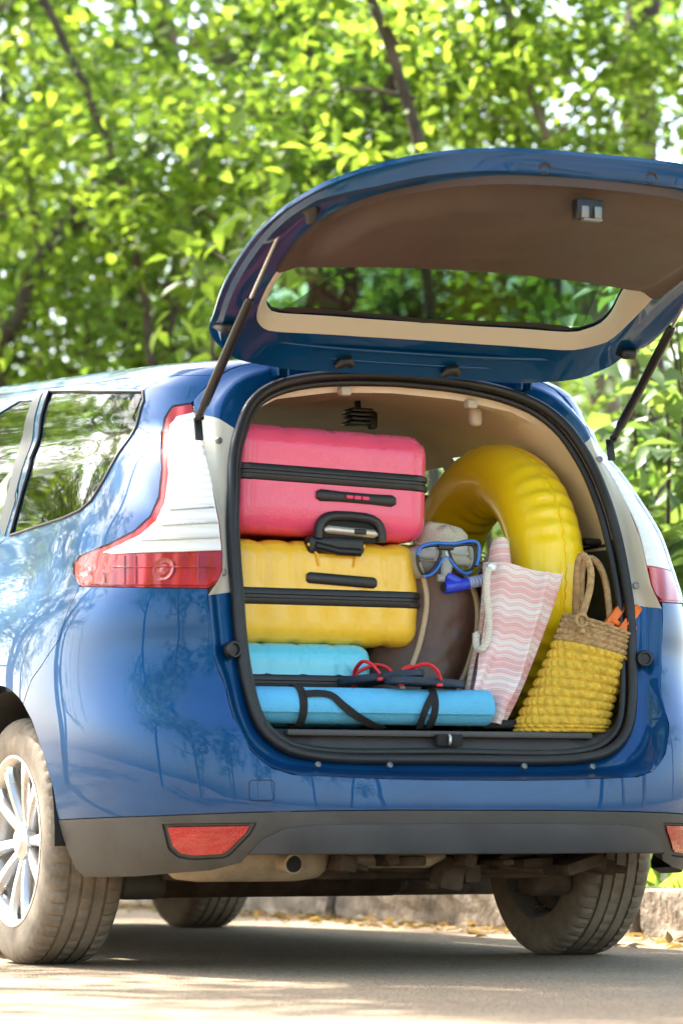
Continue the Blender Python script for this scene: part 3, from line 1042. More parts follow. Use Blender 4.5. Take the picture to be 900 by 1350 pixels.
# ---- seats (second row with headrests, front pair)
M_SEAT = pm('charcoal_seat_fabric', (.05, .05, .055), .9, bump=.3, bscale=300, vary=.2)
def rbox(c, h, r, n=(10, 10, 10), disp=None):
    """dense rounded box: centre, half sizes, radius"""
    c = np.array(c, float); h = np.array(h, float)
    bm_v, bm_f, idx = [], [], {}
    def coords(k):
        m = n[k]
        return np.concatenate([-h[k] + r * (1 - np.cos(np.linspace(0, math.pi / 2, 5)))[:-1], np.linspace(-h[k] + r, h[k] - r, m), h[k] - r * (1 - np.cos(np.linspace(math.pi / 2, 0, 5)))[1:]])
    cs = [coords(k) for k in range(3)]
    def vert(p):
        p = np.array(p)
        key = tuple(np.round(p, 6))
        if key in idx: return idx[key]
        inner = np.clip(p, -(h - r), h - r)
        d = p - inner
        l = np.linalg.norm(d)
        nn = d / l if l > 0 else d
        q = inner + nn * r
        if disp is not None:
            q = q + nn * disp(q, nn)
        idx[key] = len(bm_v); bm_v.append(q + c)
        return idx[key]
    for ax in range(3):
        a, b = (ax + 1) % 3, (ax + 2) % 3
        for sg in (-1, 1):
            for i in range(len(cs[a]) - 1):
                for j in range(len(cs[b]) - 1):
                    q = []
                    for (ii, jj) in ((i, j), (i + 1, j), (i + 1, j + 1), (i, j + 1)):
                        p = [0, 0, 0]; p[ax] = sg * h[ax]; p[a] = cs[a][ii]; p[b] = cs[b][jj]
                        q.append(vert(p))
                    if sg < 0: q = q[::-1]
                    bm_f.append(tuple(q))
    return np.array(bm_v), bm_f
for xs in (-.43, 0.0, .43):
    V, F = rbox((xs, .30, .86), (.205, .07, .30), .055, (4, 3, 5))
    st = mesh_obj('rear_seat', V, F, M_SEAT, CAR)
    V, F = rbox((xs, .52, .60), (.205, .24, .07), .05, (4, 4, 3)); mesh_obj('seat_cushion', V, F, M_SEAT, st)
    V, F = rbox((xs, .32, 1.25), (.12, .045, .07), .04, (4, 3, 3)); mesh_obj('headrest', V, F, M_SEAT, st)
for xs in (-.38, .38):
    V, F = rbox((xs, 1.12, .90), (.23, .07, .34), .06, (4, 3, 5)); st = mesh_obj('front_seat', V, F, M_SEAT, CAR)
    V, F = rbox((xs, 1.40, .56), (.23, .26, .07), .05, (4, 4, 3)); mesh_obj('seat_cushion', V, F, M_SEAT, st)
    V, F = rbox((xs, 1.14, 1.34), (.13, .05, .085), .045, (4, 3, 3)); mesh_obj('headrest', V, F, M_SEAT, st)
V, F = rbox((0, 2.0, .88), (.78, .22, .10), .07, (6, 4, 3)); mesh_obj('dashboard', V, F, M_TRIMD, CAR)

# ================================================================== TAILGATE
HY, HZ, GA = -.55, 1.575, rad(90)
def gopen(P):
    P = np.asarray(P, float)
    dy, dz = P[..., 1] - HY, P[..., 2] - HZ
    return np.stack([P[..., 0], HY + dy * math.cos(GA) + dz * math.sin(GA), HZ - dy * math.sin(GA) + dz * math.cos(GA)], -1)
_gc = spline([(.45, -.905), (.52, -.914), (.60, -.920), (.70, -.921), (.85, -.906), (.94, -.89), (1.05, -.86), (1.2, -.80), (1.35, -.715), (1.45, -.65), (1.52, -.595), (1.6, -.535)], 300)
def yg(x, z):
    return np.interp(z, _gc[:, 0], _gc[:, 1]) + .085 * (np.abs(x) / .6) ** 3 * np.clip((1.57 - z) / .2, .1, 1)
OUTL = [(.507, 0), (.510, .16), (.522, .30), (.548, .42), (.59, .515), (.65, .585), (.73, .625), (.85, .645), (1.0, .65), (1.17, .645), (1.29, .635), (1.42, .607), (1.50, .570), (1.545, .525), (1.560, .46), (1.562, .25), (1.562, 0)]
UTL = [(.527, 0), (.532, .12), (.548, .25), (.585, .36), (.64, .44), (.72, .50), (.83, .53), (1.0, .54), (1.165, .53), (1.26, .525), (1.35, .508), (1.415, .472), (1.450, .41), (1.464, .22), (1.466, 0)]
OZ_SAVE = OZ
OZ = 1.0
def outl(tab, n=150):
    q = spline([(x, z) for z, x in tab], n)
    q[0, 0] = q[-1, 0] = 0
    P = polar(np.stack([q[:, 0], 0 * q[:, 0], q[:, 1]], -1)); P[0, 0] = P[-1, 0] = 0
    return P
GO, GU = outl(OUTL), outl(UTL)
GO[:, 1] = yg(GO[:, 0], GO[:, 2])
yu_skin = yg(GU[:, 0], GU[:, 2])
GU[:, 1] = yu_skin + np.interp(GU[:, 2], [.52, .60, .75, 1.1, 1.2, 1.36, 1.45], [.072, .075, .07, .06, .055, .045, .040])
def gm(t, dy):
    o = lerp(GO, GU, t)
    o[:, 1] = yg(o[:, 0], o[:, 2]) + dy
    return o
bot = np.clip((.75 - GO[:, 2]) / .15, 0, 1); top = np.clip((GO[:, 2] - 1.42) / .06, 0, 1)
top2 = np.clip((GO[:, 2] - 1.46) / .06, 0, 1) * np.clip((.56 - np.abs(GO[:, 0])) / .22, 0, 1)
gl_ = [gm(0, -.001), gm(-.004, .004), gm(.0, .010), gm(.03, .012 + .040 * top2), gm(.14, .014 + .012 * bot + .046 * top2), gm(.24, .030 + .022 * bot + .02 * top + .022 * top2), gm(.60, .034 + .026 * bot + .012 * top), gm(.78, .044 + .016 * bot + .0 * top), GU]
V, F = loft([gopen(full(L)) for L in gl_])
TG = mesh_obj('tailgate', V, [f[::-1] for f in F], PAINT, CAR, True, sharp=48)
TG['label'] = 'raised blue tailgate seen from its inner side'
# stamped steps on the header beam
for zz_, rr_ in ((1.492, .006), (1.522, .005)):
    xs_ = np.linspace(-.40, .40, 40)
    j_ = [np.array([x_, float(yg(x_, zz_)) + .055 - .030 * (abs(x_) / .47) ** 3, zz_]) for x_ in xs_]
    tube('stamped_rib', gopen(np.array(j_)), rr_, PAINT, TG, 8)
# outer skin with window cut-out
GLS = [(1.03, 0), (1.03, .40), (1.06, .455), (1.15, .475), (1.25, .478), (1.33, .485), (1.390, .462), (1.430, .405), (1.449, .20), (1.452, 0)]
OZ = 1.22
glo = outl(GLS); GU2 = outl(UTL)
GU2[:, 1] = yg(GU2[:, 0], GU2[:, 2]) + np.interp(GU2[:, 2], [.52, .60, .75, 1.1, 1.2, 1.36, 1.45], [.072, .075, .07, .06, .055, .045, .040])
OZ = 1.0
def xz(L): return np.stack([L[:, 0], L[:, 2]], -1)
def gsheet(name, outer, holes, yfun, mat, step=.03, flip=False, parent=None):
    V2, T = cdt_fill(outer, holes, step)
    P = np.stack([V2[:, 0], yfun(V2[:, 0], V2[:, 1]), V2[:, 1]], -1)
    return mesh_obj(name, gopen(P), [f[::-1] if flip else f for f in T], mat, parent or TG, True)
oo = xz(full(GO)); gg = xz(full(glo)); uu = xz(full(GU))
gsheet('outer_skin', oo, [gg], lambda x, z: yg(x, z) - .001, PAINT)
gsheet('rear_window', gg, [], lambda x, z: yg(x, z) + .006, M_GLASSG)
# tinted sheet and dark strip on the glass, standing in for the interior's reflection
refl_p = np.array([(-.415, 1.410), (-.30, 1.434), (0, 1.444), (.30, 1.434), (.44, 1.390), (.405, 1.20), (.40, 1.08), (-.19, 1.08), (-.235, 1.20), (-.33, 1.31)])
M_DARKREFL = glass('dark_reflection_tint', (.34, .38, .36), .25)
gsheet('dark_reflection_sheet', densify(refl_p, .03), [], lambda x, z: yg(x, z) + .013, M_DARKREFL)
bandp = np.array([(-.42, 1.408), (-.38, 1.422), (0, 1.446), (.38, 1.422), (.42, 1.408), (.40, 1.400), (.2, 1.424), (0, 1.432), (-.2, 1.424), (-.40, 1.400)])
gsheet('dark_reflection_band', densify(bandp, .03), [], lambda x, z: yg(x, z) + .016, pm('dark_band', (.02, .022, .022), .35), step=.02)
# beige surround: from the panel edge down to the glass
gb = [GU2, lerp(GU2, glo, .12) * np.array([1, 0, 1]), lerp(GU2, glo, .9) * np.array([1, 0, 1]), glo * np.array([1, 0, 1])]
gb[1][:, 1] = GU2[:, 1] + .004
gb[2][:, 1] = yg(gb[2][:, 0], gb[2][:, 2]) + .024
gb[3][:, 1] = yg(glo[:, 0], glo[:, 2]) + .010
ksel = [k for k in range(NP) if GU2[k, 2] > 1.06]
V, F, n_ = [], [], len(ksel)
for sx in (1, -1):
    b0 = len(V)
    for L in gb:
        V += [L[k] * np.array([sx, 1, 1]) for k in ksel]
    for i in range(3):
        for k in range(n_ - 1):
            q = (b0 + i * n_ + k, b0 + i * n_ + k + 1, b0 + (i + 1) * n_ + k + 1, b0 + (i + 1) * n_ + k)
            F.append(q if sx > 0 else q[::-1])
mesh_obj('window_surround', gopen(np.array(V)), F, M_BEIGEP, TG, True, sharp=50)
# brown trim with a raised centre
tl = [p for p in xz(GU) if p[1] < 1.165]
tl = np.array(tl)
tline = np.array([(.527, 1.160), (.44, 1.122), (.3, 1.088), (.15, 1.070), (0, 1.065)])
half = np.concatenate([tl, tline])
outer_t = np.concatenate([half, (half * np.array([-1, 1]))[::-1][1:-1]])
outer_t = inset(densify(outer_t, .02), -.006)
low_b = np.concatenate([tl * np.array([-1, 1]), tl])
def ytrim(x, z):
    x = np.atleast_1d(x); z = np.atleast_1d(z)
    d = np.array([np.sqrt(np.min((low_b[:, 0] - a) ** 2 + (low_b[:, 1] - b) ** 2)) for a, b in zip(x, z)])
    edge = yg(x, z) + np.interp(z, [.52, .60, .75, 1.1, 1.2], [.074, .077, .072, .062, .057])
    main = np.interp(z, [.5, .545, .60, .8, 1.05, 1.17], [-.80, -.79, -.775, -.75, -.715, -.712]) + .01 * (np.abs(x) / .5) ** 2
    k = np.clip((d - .018) / .075, 0, 1); k = k * k * (3 - 2 * k)
    k1 = np.clip(d / .02, 0, 1)
    return edge + .005 + .006 * k1 + (main - edge - .011) * k
gt_ = gsheet('trim_panel', outer_t, [], ytrim, M_BROWN, step=.016)
# rim of the trim turned up to the panel
rimp = inset(outer_t, .0)
yr_ = ytrim(rimp[:, 0], rimp[:, 1])
Vr = [(x, y_, z) for (x, z), y_ in zip(rimp, yr_)] + [(x, float(yg(x, z)) + .018, z) for x, z in rimp]
nr2 = len(rimp)
mesh_obj('trim_rim', gopen(np.array(Vr)), [(i, (i + 1) % nr2, nr2 + (i + 1) % nr2, nr2 + i) for i in range(nr2)], M_BROWN, TG, True, sharp=60)
# return lip of the trim towards the glass
tl2 = np.concatenate([tline * np.array([-1, 1]), tline[::-1][1:]])
tl2 = densify(tl2, .03, False)
yt = ytrim(tl2[:, 0], tl2[:, 1])
Vl, Fl = [], []
for i, (x, z) in enumerate(tl2):
    for (zz_, f) in ((0, 0.0), (.006, .02), (.0, .25), (-.03, 1.0)):
        Vl.append((x, yt[i] + (yg(x, z) + .02 - yt[i]) * f, z + zz_))
for i in range(len(tl2) - 1):
    for j in range(3):
        a = i * 4 + j
        Fl.append((a, a + 1, a + 5, a + 4))
mesh_obj('trim_lip', gopen(np.array(Vl)), Fl, M_BROWN, TG, True, sharp=60)
OZ = OZ_SAVE
# latch
lp = gopen(np.array([0, -.785, .552]))
bm = bmesh.new()
add_box(bm, lp + np.array([0, -.004, .0]), (.075, .030, .05), None, .006)
lo = bm_obj('latch', bm, M_BLKM, TG)
bm = bmesh.new()
for dx in (-.018, .016):
    add_box(bm, lp + np.array([dx, -.02, -.008]), (.020, .012, .030), None, .003)
add_box(bm, lp + np.array([0, -.02, -.026]), (.05, .02, .006), None, .002)
bm_obj('latch_claw', bm, M_ZINC, lo)
# blanking plugs, slot plate and buffers along the lower edge
for px, nm in (((716, 213), 'rubber_plug'), ((863, 230), 'rubber_plug'), ((590, 208), 'slot_plate')):
    # lower edge face: closed z near the outline bottom
    best = None
    for t_ in np.linspace(.05, .95, 30):
        L = full(gm(0, 0)); 
        break
    g0 = gopen(full(gl_[4])); g1 = gopen(full(gl_[6]))
    mid = (g0 + g1) / 2
    k = int(np.argmin(np.sum((project(mid) - np.array(px)) ** 2, 1)))
    nv = np.cross(g1[k] - g0[k], mid[(k + 1) % len(mid)] - mid[k - 1]); nv /= np.linalg.norm(nv)
    if nv @ (CAM - mid[k]) < 0: nv = -nv
    if nm == 'rubber_plug':
        disc(nm, mid[k], nv, .016, .005, M_RUBBER, TG)
    else:
        box_obj(nm, mid[k] + nv * .002, (.055, .016, .006), M_BLKM, TG, rot=Vector(nv).to_track_quat('Z', 'Y').to_matrix(), bevel=.004)
for sx in (1, -1):
    j = int(np.argmin(abs(gl_[6][:, 2] - .86)))
    c = gopen(gl_[6][j] * np.array([sx, 1, 1]))
    prof = [(0, .022), (.012, .021), (.020, .014), (.034, .012), (.040, .009), (.042, .0005)]
    Vv, Ff = lathe(prof, 16, 'Z')
    mesh_obj('gate_buffer', [Vector(c) + Vector((v[0], v[1], -v[2] + .004)) for v in Vv], Ff, M_RUBBER, TG)
    # hinge arms and cable grommets
    hp = np.array([sx * .352, -.557, 1.544])
    bm = bmesh.new()
    for dx in (-.014, .014):
        add_box(bm, hp + np.array([dx, .0, .0]), (.006, .05, .055), None, .002)
    add_box(bm, hp + np.array([0, -.02, .022]), (.05, .016, .010), None, .003)
    bm_obj('hinge', bm, PAINT, CAR)
    gp = atY(*((452, 478) if sx < 0 else (592, 489)), -.60)
    tube('cable_grommet', [gp + np.array([-.02, 0, -.012]), gp + np.array([-.008, -.012, 0]), gp + np.array([.01, -.012, .004]), gp + np.array([.024, 0, -.006])], [.010, .014, .014, .010], M_RUBBER, CAR, 10)
    # dark end caps of the spoiler at the gate's shoulders
    j = int(np.argmin(abs(GO[:, 2] - 1.40)))
    c = gopen(gl_[3][j] * np.array([sx, 1, 1]))
    bm = bmesh.new()
    add_box(bm, c + np.array([-sx * .034, .0, -.004]), (.045, .09, .028), Matrix.Rotation(rad(20), 3, 'X'), .010, 3)
    bm_obj('spoiler_cap', bm, M_RUBBER, TG)
    # gas strut
    b0 = np.array([sx * .598, -.612, 1.395])
    tp_ = atX(378, 284, -.59) * 1.0
    t0 = np.array([sx * .59, tp_[1], tp_[2]])
    midp = b0 + (t0 - b0) * .60
    gs = tube('gas_strut', [b0 + (t0 - b0) * f for f in (0, .01, .06, .07, .58, .60)], [.007, .010, .010, .0125, .0125, .009], M_BLKM, CAR, 14)
    tube('strut_rod', [midp, t0], .0048, M_METAL, gs, 10)
    for e_ in (b0, t0):
        disc('strut_joint', e_ + np.array([0, 0, 0]), (-.6 * sx, -.8, 0), .011, .010, M_BLKM, gs)
    bm = bmesh.new()
    add_box(bm, b0 + np.array([.004 * -sx, .012, -.03]), (.022, .008, .06), Matrix.Rotation(rad(-12), 3, 'X'), .003)
    bm_obj('strut_bracket', bm, M_BLKM, gs)

# ================================================================== WHEELS AND UNDERSIDE
M_TYRE = pm('dusty_tyre', (.060, .052, .043), .85, vary=.35, vscale=20, bump=.3, bscale=120)
def tyre_mat():
    m = bpy.data.materials.new('dusty_tread')
    t, p = nodes_of(m)
    tc = N(t, 'ShaderNodeTexCoord')
    nz = N(t, 'ShaderNodeTexNoise', i_Scale=9.0, i_Detail=8.0, i_Roughness=.7)
    t.links.new(tc.outputs['Object'], nz.inputs['Vector'])
    r = ramp(t, [(.3, (.13, .105, .078)), (.65, (.30, .25, .19))])
    t.links.new(nz.outputs['Fac'], r.inputs['Fac'])
    t.links.new(r.outputs[0], p.inputs['Base Color'])
    p.inputs['Roughness'].default_value = .9
    n2 = N(t, 'ShaderNodeTexNoise', i_Scale=220.0)
    t.links.new(tc.outputs['Object'], n2.inputs['Vector'])
    b = N(t, 'ShaderNodeBump', i_Strength=.3, i_Distance=.003)
    t.links.new(n2.outputs['Fac'], b.inputs['Height']); t.links.new(b.outputs['Normal'], p.inputs['Normal'])
    return m
M_TREAD = tyre_mat()
RW = .325
gr = lambda a: [(a - .0045, RW - .001), (a - .0035, RW - .008), (a + .0035, RW - .008), (a + .0045, RW - .001)]
prof = [(-.100, .222), (-.104, .235), (-.108, .262), (-.107, .285), (-.101, .303), (-.094, .313), (-.085, .3195), (-.070, .3235)] + gr(-.052) + gr(-.018) + gr(.018) + gr(.052) + \
       [(.070, .3235), (.085, .3195), (.094, .313), (.101, .303), (.107, .285), (.108, .262), (.104, .235), (.100, .222)]
SEG = 216
def tmod(i, k, a, r):
    if k % 4 == 0 and r > .312 and abs(a) > .056: return r - .0055
    if (k + 2) % 4 == 0 and abs(a) < .016 and r > .32: return r - .003
    return r
TV, TF = lathe(prof, SEG, 'X', tmod)
tyre_me = bpy.data.meshes.new('tyre')
tyre_me.from_pydata(TV, [], TF); tyre_me.materials.append(M_TREAD)
tyre_me.polygons.foreach_set('use_smooth', [True] * len(tyre_me.polygons)); tyre_me.set_sharp_from_angle(angle=rad(28))
rim_prof = [(-.098, .222), (-.103, .226), (-.104, .219), (-.096, .213), (-.085, .205), (-.03, .196), (.06, .200), (.095, .215), (.100, .222)]
RV, RF = lathe(rim_prof, 72, 'X')
rim_me = bpy.data.meshes.new('rim'); rim_me.from_pydata(RV, [], RF); rim_me.materials.append(M_ALLOY)
rim_me.polygons.foreach_set('use_smooth', [True] * len(rim_me.polygons)); rim_me.set_sharp_from_angle(angle=rad(40))
def spoke_mesh():
    V, F = [], []
    for i, (r_, wd, xo, th) in enumerate([(.035, .018, -.070, .035), (.07, .016, -.078, .032), (.11, .0155, -.086, .028), (.16, .018, -.092, .024), (.19, .024, -.094, .022), (.210, .034, -.092, .020)]):
        for (sx_, sy_) in ((0, -1), (-1, -.6), (-1, .6), (0, 1), (1, .9), (1, -.9)):
            V.append((xo + (.5 + .5 * sx_) * th, sy_ * wd, r_))
    for i in range(5):
        for k in range(6):
            F.append((i * 6 + k, i * 6 + (k + 1) % 6, (i + 1) * 6 + (k + 1) % 6, (i + 1) * 6 + k))
    me = bpy.data.meshes.new('spoke'); me.from_pydata(V, [], F); me.materials.append(M_ALLOY)
    me.polygons.foreach_set('use_smooth', [True] * len(me.polygons)); me.set_sharp_from_angle(angle=rad(35))
    return me
spoke_me = spoke_mesh()
hubV, hubF = lathe([(-.055, .055), (-.078, .050), (-.086, .034), (-.090, .030), (-.091, .0005)], 32, 'X')
hub_me = bpy.data.meshes.new('hub_cap'); hub_me.from_pydata(hubV, [], hubF); hub_me.materials.append(M_ALLOY)
dV, dF = lathe([(-.03, .03), (-.03, .14), (-.02, .145), (-.02, .03)], 40, 'X')
disc_me = bpy.data.meshes.new('brake_disc'); disc_me.from_pydata(dV, [], dF); disc_me.materials.append(M_MUFF)
iV, iF = lathe([(.05, .02), (.055, .15), (.04, .195), (.0, .197)], 40, 'X')
inn_me = bpy.data.meshes.new('wheel_back'); inn_me.from_pydata(iV, [], iF); inn_me.materials.append(M_UNDER)
for (x, y) in ((-.7735, 0), (.7735, 0), (-.768, FAC), (.768, FAC)):
    wl = bpy.data.objects.new('wheel', tyre_me); link(wl, CAR)
    wl.location = (x, y, RW - .003)
    wl.rotation_euler = (rad(17), 0, 0 if x < 0 else math.pi)
    for nm, me_ in (('rim', rim_me), ('hub_cap', hub_me), ('brake_disc', disc_me), ('wheel_back', inn_me)):
        link(bpy.data.objects.new(nm, me_), wl)
    for k in range(10):
        so_ = bpy.data.objects.new('spoke', spoke_me); link(so_, wl)
        so_.rotation_euler = ((k // 2) * rad(72) + (k % 2) * rad(30), 0, 0)
# wheel-house liners
for sx in (1, -1):
    for yc in (0, FAC):
        V, F = [], []
        for i, a in enumerate(np.linspace(-.05, math.pi + .05, 26)):
            for xx in (.895, .55):
                V.append((sx * xx, yc + .385 * math.cos(a), .33 + .385 * math.sin(a)))
        for i in range(25):
            F.append((2 * i, 2 * i + 1, 2 * i + 3, 2 * i + 2))
        b0 = len(V); V += [(sx * .55, yc + .385 * math.cos(a), .33 + .385 * math.sin(a)) for a in np.linspace(-.05, math.pi + .05, 26)]
        F.append(tuple(range(b0, len(V))))
        mesh_obj('wheel_liner', V, F, M_DARK, CAR)
# underbody: floor pan, sills, axle, silencer, pipes
bm = bmesh.new()
add_box(bm, (0, 1.45, .235), (1.10, 3.6, .03), None, .01)
add_box(bm, (0, 1.4, .195), (1.66, 1.95, .07), None, .02)
add_box(bm, (0, 3.2, .20), (1.4, .5, .10), None, .03)
add_box(bm, (0, -.28, .34), (1.02, .8, .06), None, .02)
add_box(bm, (0, -.72, .36), (1.25, .22, .10), None, .03)
bm_obj('floor_pan', bm, M_UNDER, CAR)
box_obj('fuel_tank', (-.02, .72, .235), (.95, .78, .15), M_UNDER, CAR, bevel=.05, seg=3)
tube('rear_axle', [(-.66, .02, .27), (-.5, .12, .25), (.5, .12, .25), (.66, .02, .27)], .042, M_UNDER, CAR, 12)
c0, c1 = atY(215, 1139, -.62), atY(430, 1138, -.62)
mp_ = [c0 + (c1 - c0) * f for f in (0, .02, .08, .2, .8, .92, .98, 1)]
tube('silencer', [p + np.array([0, 0, .018]) for p in mp_], [.01, .05, .078, .088, .088, .078, .05, .01], M_MUFF, CAR, 24, flat=.72, up=(0, 0, 1))
ex = atY(387, 1139, -.76)
eb = tube('exhaust_pipe', [ex + np.array([-.02, .30, .02]), ex + np.array([-.01, .12, .012]), ex + np.array([0, 0, 0])], .026, M_MUFF, CAR, 18)
disc('exhaust_mouth', ex + np.array([0, -.0015, 0]), (0, -1, 0), .021, .001, M_DARK, eb)
for sx in (1, -1):
    tube('spring', [(sx * .52 + .045 * math.cos(a), -.02 + .045 * math.sin(a), .22 + .0055 * a) for a in np.linspace(0, 30, 90)], .007, M_UNDER, CAR, 6)
    tube('damper', [(sx * .60, -.16, .20), (sx * .58, -.10, .52)], .024, M_UNDER, CAR, 10)
    box_obj('mud_flap' if sx < 0 else 'suspension_arm', (sx * .60, -.20, .215), (.14, .10, .09), M_BLACKP if sx < 0 else M_UNDER, CAR, bevel=.03, seg=3)
rs = random.Random(5)
bm = bmesh.new()
for i in range(26):
    px = 420 + i * 15 + rs.uniform(-6, 6)
    c = atY(px, 1136 + rs.uniform(-6, 8), rs.uniform(-.72, -.35))
    add_box(bm, c, (rs.uniform(.03, .11), rs.uniform(.05, .2), rs.uniform(.015, .045)), Matrix.Rotation(rs.uniform(-.3, .3), 3, 'Y'), .006)
c = atY(590, 1152, -.55)
add_box(bm, c, (.07, .08, .09), Matrix.Rotation(.2, 3, 'Y'), .015); add_box(bm, c + np.array([.06, 0, .0]), (.05, .06, .05), None, .012)
add_box(bm, c + np.array([-.03, 0, -.03]), (.06, .03, .02), None, .006)
bm_obj('underbody_brackets', bm, M_UNDER, CAR)
for i in range(4):
    a, b = atY(440 + 60 * i, 1137, -.5), atY(640 + 50 * i, 1143 + 3 * (i % 2), -.45 + .08 * i)
    tube('underbody_pipe', [a, (a + b) / 2 + np.array([0, 0, -.012]), b], .011, M_UNDER, CAR, 8)
hs_ = [atY(490, 1133, -.60), atY(560, 1133, -.60)]
tube('heat_shield', [hs_[0] + np.array([-.14, 0, .01]), hs_[0], hs_[1], hs_[1] + np.array([.05, 0, .01])], [.02, .045, .045, .02], M_MUFF, CAR, 14, flat=.5, up=(0, 0, 1))
# ================================================================== LUGGAGE
FLOOR = .611
def suitcase(name, label, origin, W, D, H, col, band=.5, bw=.016, rotz=0., roll=0., ribs=None, ribmat_noise=0.0, r=.05, double=False):
    """lying case, its handle end facing -Y; origin = centre of the underside at the front face"""
    E_ = empty(name, origin, label, 'suitcase', 'hard suitcases stacked in the boot')
    E_.rotation_euler = (0, roll, rotz)
    m = pm(name + '_shell_' + str(round(col[0], 2)), col, .30, coat=.45, bump=.14 if ribmat_noise else .06, bscale=170 if ribmat_noise else 420, vary=.04, rvary=.06)
    zb = band * H - H / 2
    def disp(q, nn):
        return 0.0 if ribs is None else ribs(q, nn)
    V, F = rbox((0, D / 2, H / 2), (W / 2, D / 2, H / 2), r, (44, 14, 14), disp)
    V = np.array(V)
    zc = np.array([V[list(f)][:, 2].mean() for f in F])
    for nm, sel in (('upper_shell', zc > band * H + bw * .4), ('lower_shell', zc < band * H - bw * .4)):
        fs = [f for f, q in zip(F, sel) if q]
        used = sorted({i for f in fs for i in f}); mp_ = {u: i for i, u in enumerate(used)}
        vv_ = V[used].copy()
        # straighten the cut edge
        lim = band * H + (bw * .45 if nm == 'upper_shell' else -bw * .45)
        near = np.abs(vv_[:, 2] - lim) < .016
        vv_[near & ((vv_[:, 2] < lim) if nm == 'upper_shell' else (vv_[:, 2] > lim)), 2] = lim
        mesh_obj(nm, vv_, [tuple(mp_[i] for i in f) for f in fs], m, E_)
    # zip band
    def rr_loop(off, z):
        w2, d2, rr_ = W / 2 + off, D / 2 + off, r
        pts = []
        for cx, cy, a0 in ((w2 - rr_, d2 - rr_, 0), (-w2 + rr_, d2 - rr_, 90), (-w2 + rr_, -d2 + rr_, 180), (w2 - rr_, -d2 + rr_, 270)):
            for a in np.linspace(a0, a0 + 90, 9):
                pts.append((cx + rr_ * math.cos(rad(a)), cy + rr_ * math.sin(rad(a)) + D / 2, z))
        return np.array(pts)
    z0, h2 = band * H, bw / 2
    prof_ = [(-.004, -h2 - .008), (.0005, -h2 - .004), (.004, -h2), (.0045, -h2 * .35), (.001, -h2 * .2), (.001, h2 * .2), (.0045, h2 * .35), (.004, h2), (.0005, h2 + .004), (-.004, h2 + .008)]
    V2, F2 = loft([rr_loop(o_, z0 + dz_) for o_, dz_ in prof_])
    mesh_obj('zip_band', V2, F2, M_BLKRUB, E_, True, sharp=40)
    return E_
M_BLKRUB = pm('matt_black_plastic', (.018, .018, .019), .42, bump=.08, bscale=300, rvary=.1)
# ---- light blue case under the yellow one
bl = suitcase('blue_suitcase', 'light blue ribbed hard suitcase at the bottom of the stack behind the rolled mat', (-.315, -.628, FLOOR), .41, .56, .216, (.13, .62, .78), band=.53, bw=.030, r=.045,
              ribs=lambda q, nn: -.0035 * max(0, math.cos(q[0] * 2 * math.pi / .10)) ** 10)
# ---- yellow case
def yrib(q, nn):
    e = max(abs(nn[2]), abs(nn[1]))
    return -.006 * (0.5 + 0.5 * math.cos(q[0] * 2 * math.pi / .088)) ** 3 * (1 if abs(q[0]) > .08 or q[2] < 0 else .15) * e * min(1, max(0, (abs(q[2] + .012) - .022) / .03))
yw = suitcase('yellow_suitcase', 'yellow ribbed hard suitcase stacked between the pink and the light blue one', (-.235, -.602, .822), .545, .66, .272, (.92, .56, .035), band=.455, bw=.034, r=.05, ribs=yrib)
def bar(name, E_, path, r_, mat, flat=.55, seg=10, up=(0, 1, 0)):
    return tube(name, path, r_, mat, E_, seg, flat=flat, up=up)
def lw(E_, px, Y):
    """pixel on a y-plane, in the coordinates of the case"""
    p = Vector(atY(*px, Y))
    M_ = Matrix.LocRotScale(E_.location, E_.rotation_euler, None)
    return np.array(M_.inverted() @ p)
a, b = lw(yw, (404, 761), -.605), lw(yw, (496, 769), -.605)
bar('side_handle', yw, [a, a + (b - a) * .04, a + (b - a) * .96, b], [.009, .015, .015, .009], M_BLKRUB)
a, b = lw(yw, (408, 715), -.603), lw(yw, (478, 725), -.603)
bm = bmesh.new()
add_box(bm, (a + b) / 2 + np.array([0, .014, .002]), (abs(b[0] - a[0]) + .01, .045, .046), None, .014, 3)
hq = bm_obj('trolley_recess', bm, M_BLKRUB, yw)
tube('trolley_grip', [a + np.array([.012, -.010, -.008]), (a + b) / 2 + np.array([0, -.013, -.014]), b + np.array([-.012, -.010, -.008])], .011, M_BLKM, hq, 10)
# recessed field round the grip: two moulded ridges
for sx in (-1, 1):
    x_ = (a[0] + b[0]) / 2 + sx * .055
    tube('moulded_ridge', [(x_ + sx * .025, -.001, .262), (x_, -.002, .235), (x_ - sx * .006, -.002, .205)], .004, pm('yellow_suitcase_shell_0.86', (.86, .5, .035)), yw, 8)
# ---- pink case
pk = suitcase('pink_suitcase', 'pink hard suitcase on top of the stack under the beige headliner', (-.222, -.603, 1.104), .560, .68, .283, (.86, .085, .19), band=.545, bw=.034, r=.055, roll=rad(1.6), ribmat_noise=1,
              ribs=lambda q, nn: -.004 * max(0, math.cos(q[0] * 2 * math.pi / .13)) ** 14 * (1 if nn[2] > .5 else 0))
a, b = lw(pk, (417, 652), -.606), lw(pk, (521, 661), -.606)
pk_h = bar('side_handle', pk, [a, a + (b - a) * .05, a + (b - a) * .3, a + (b - a) * .7, a + (b - a) * .95, b], [.010, .016, .014, .014, .016, .010], M_BLKRUB)
for f in (.40, .5, .60):
    c = a + (b - a) * f + np.array([0, -.0105, 0])
    bm = bmesh.new(); add_box(bm, c, (.020, .006, .010), None, .0028)
    bm_obj('handle_window', bm, pm('pink_suitcase_shell_0.8', (.8, .06, .155)), pk_h)
c = lw(pk, (461, 697), -.604)
loopv = []
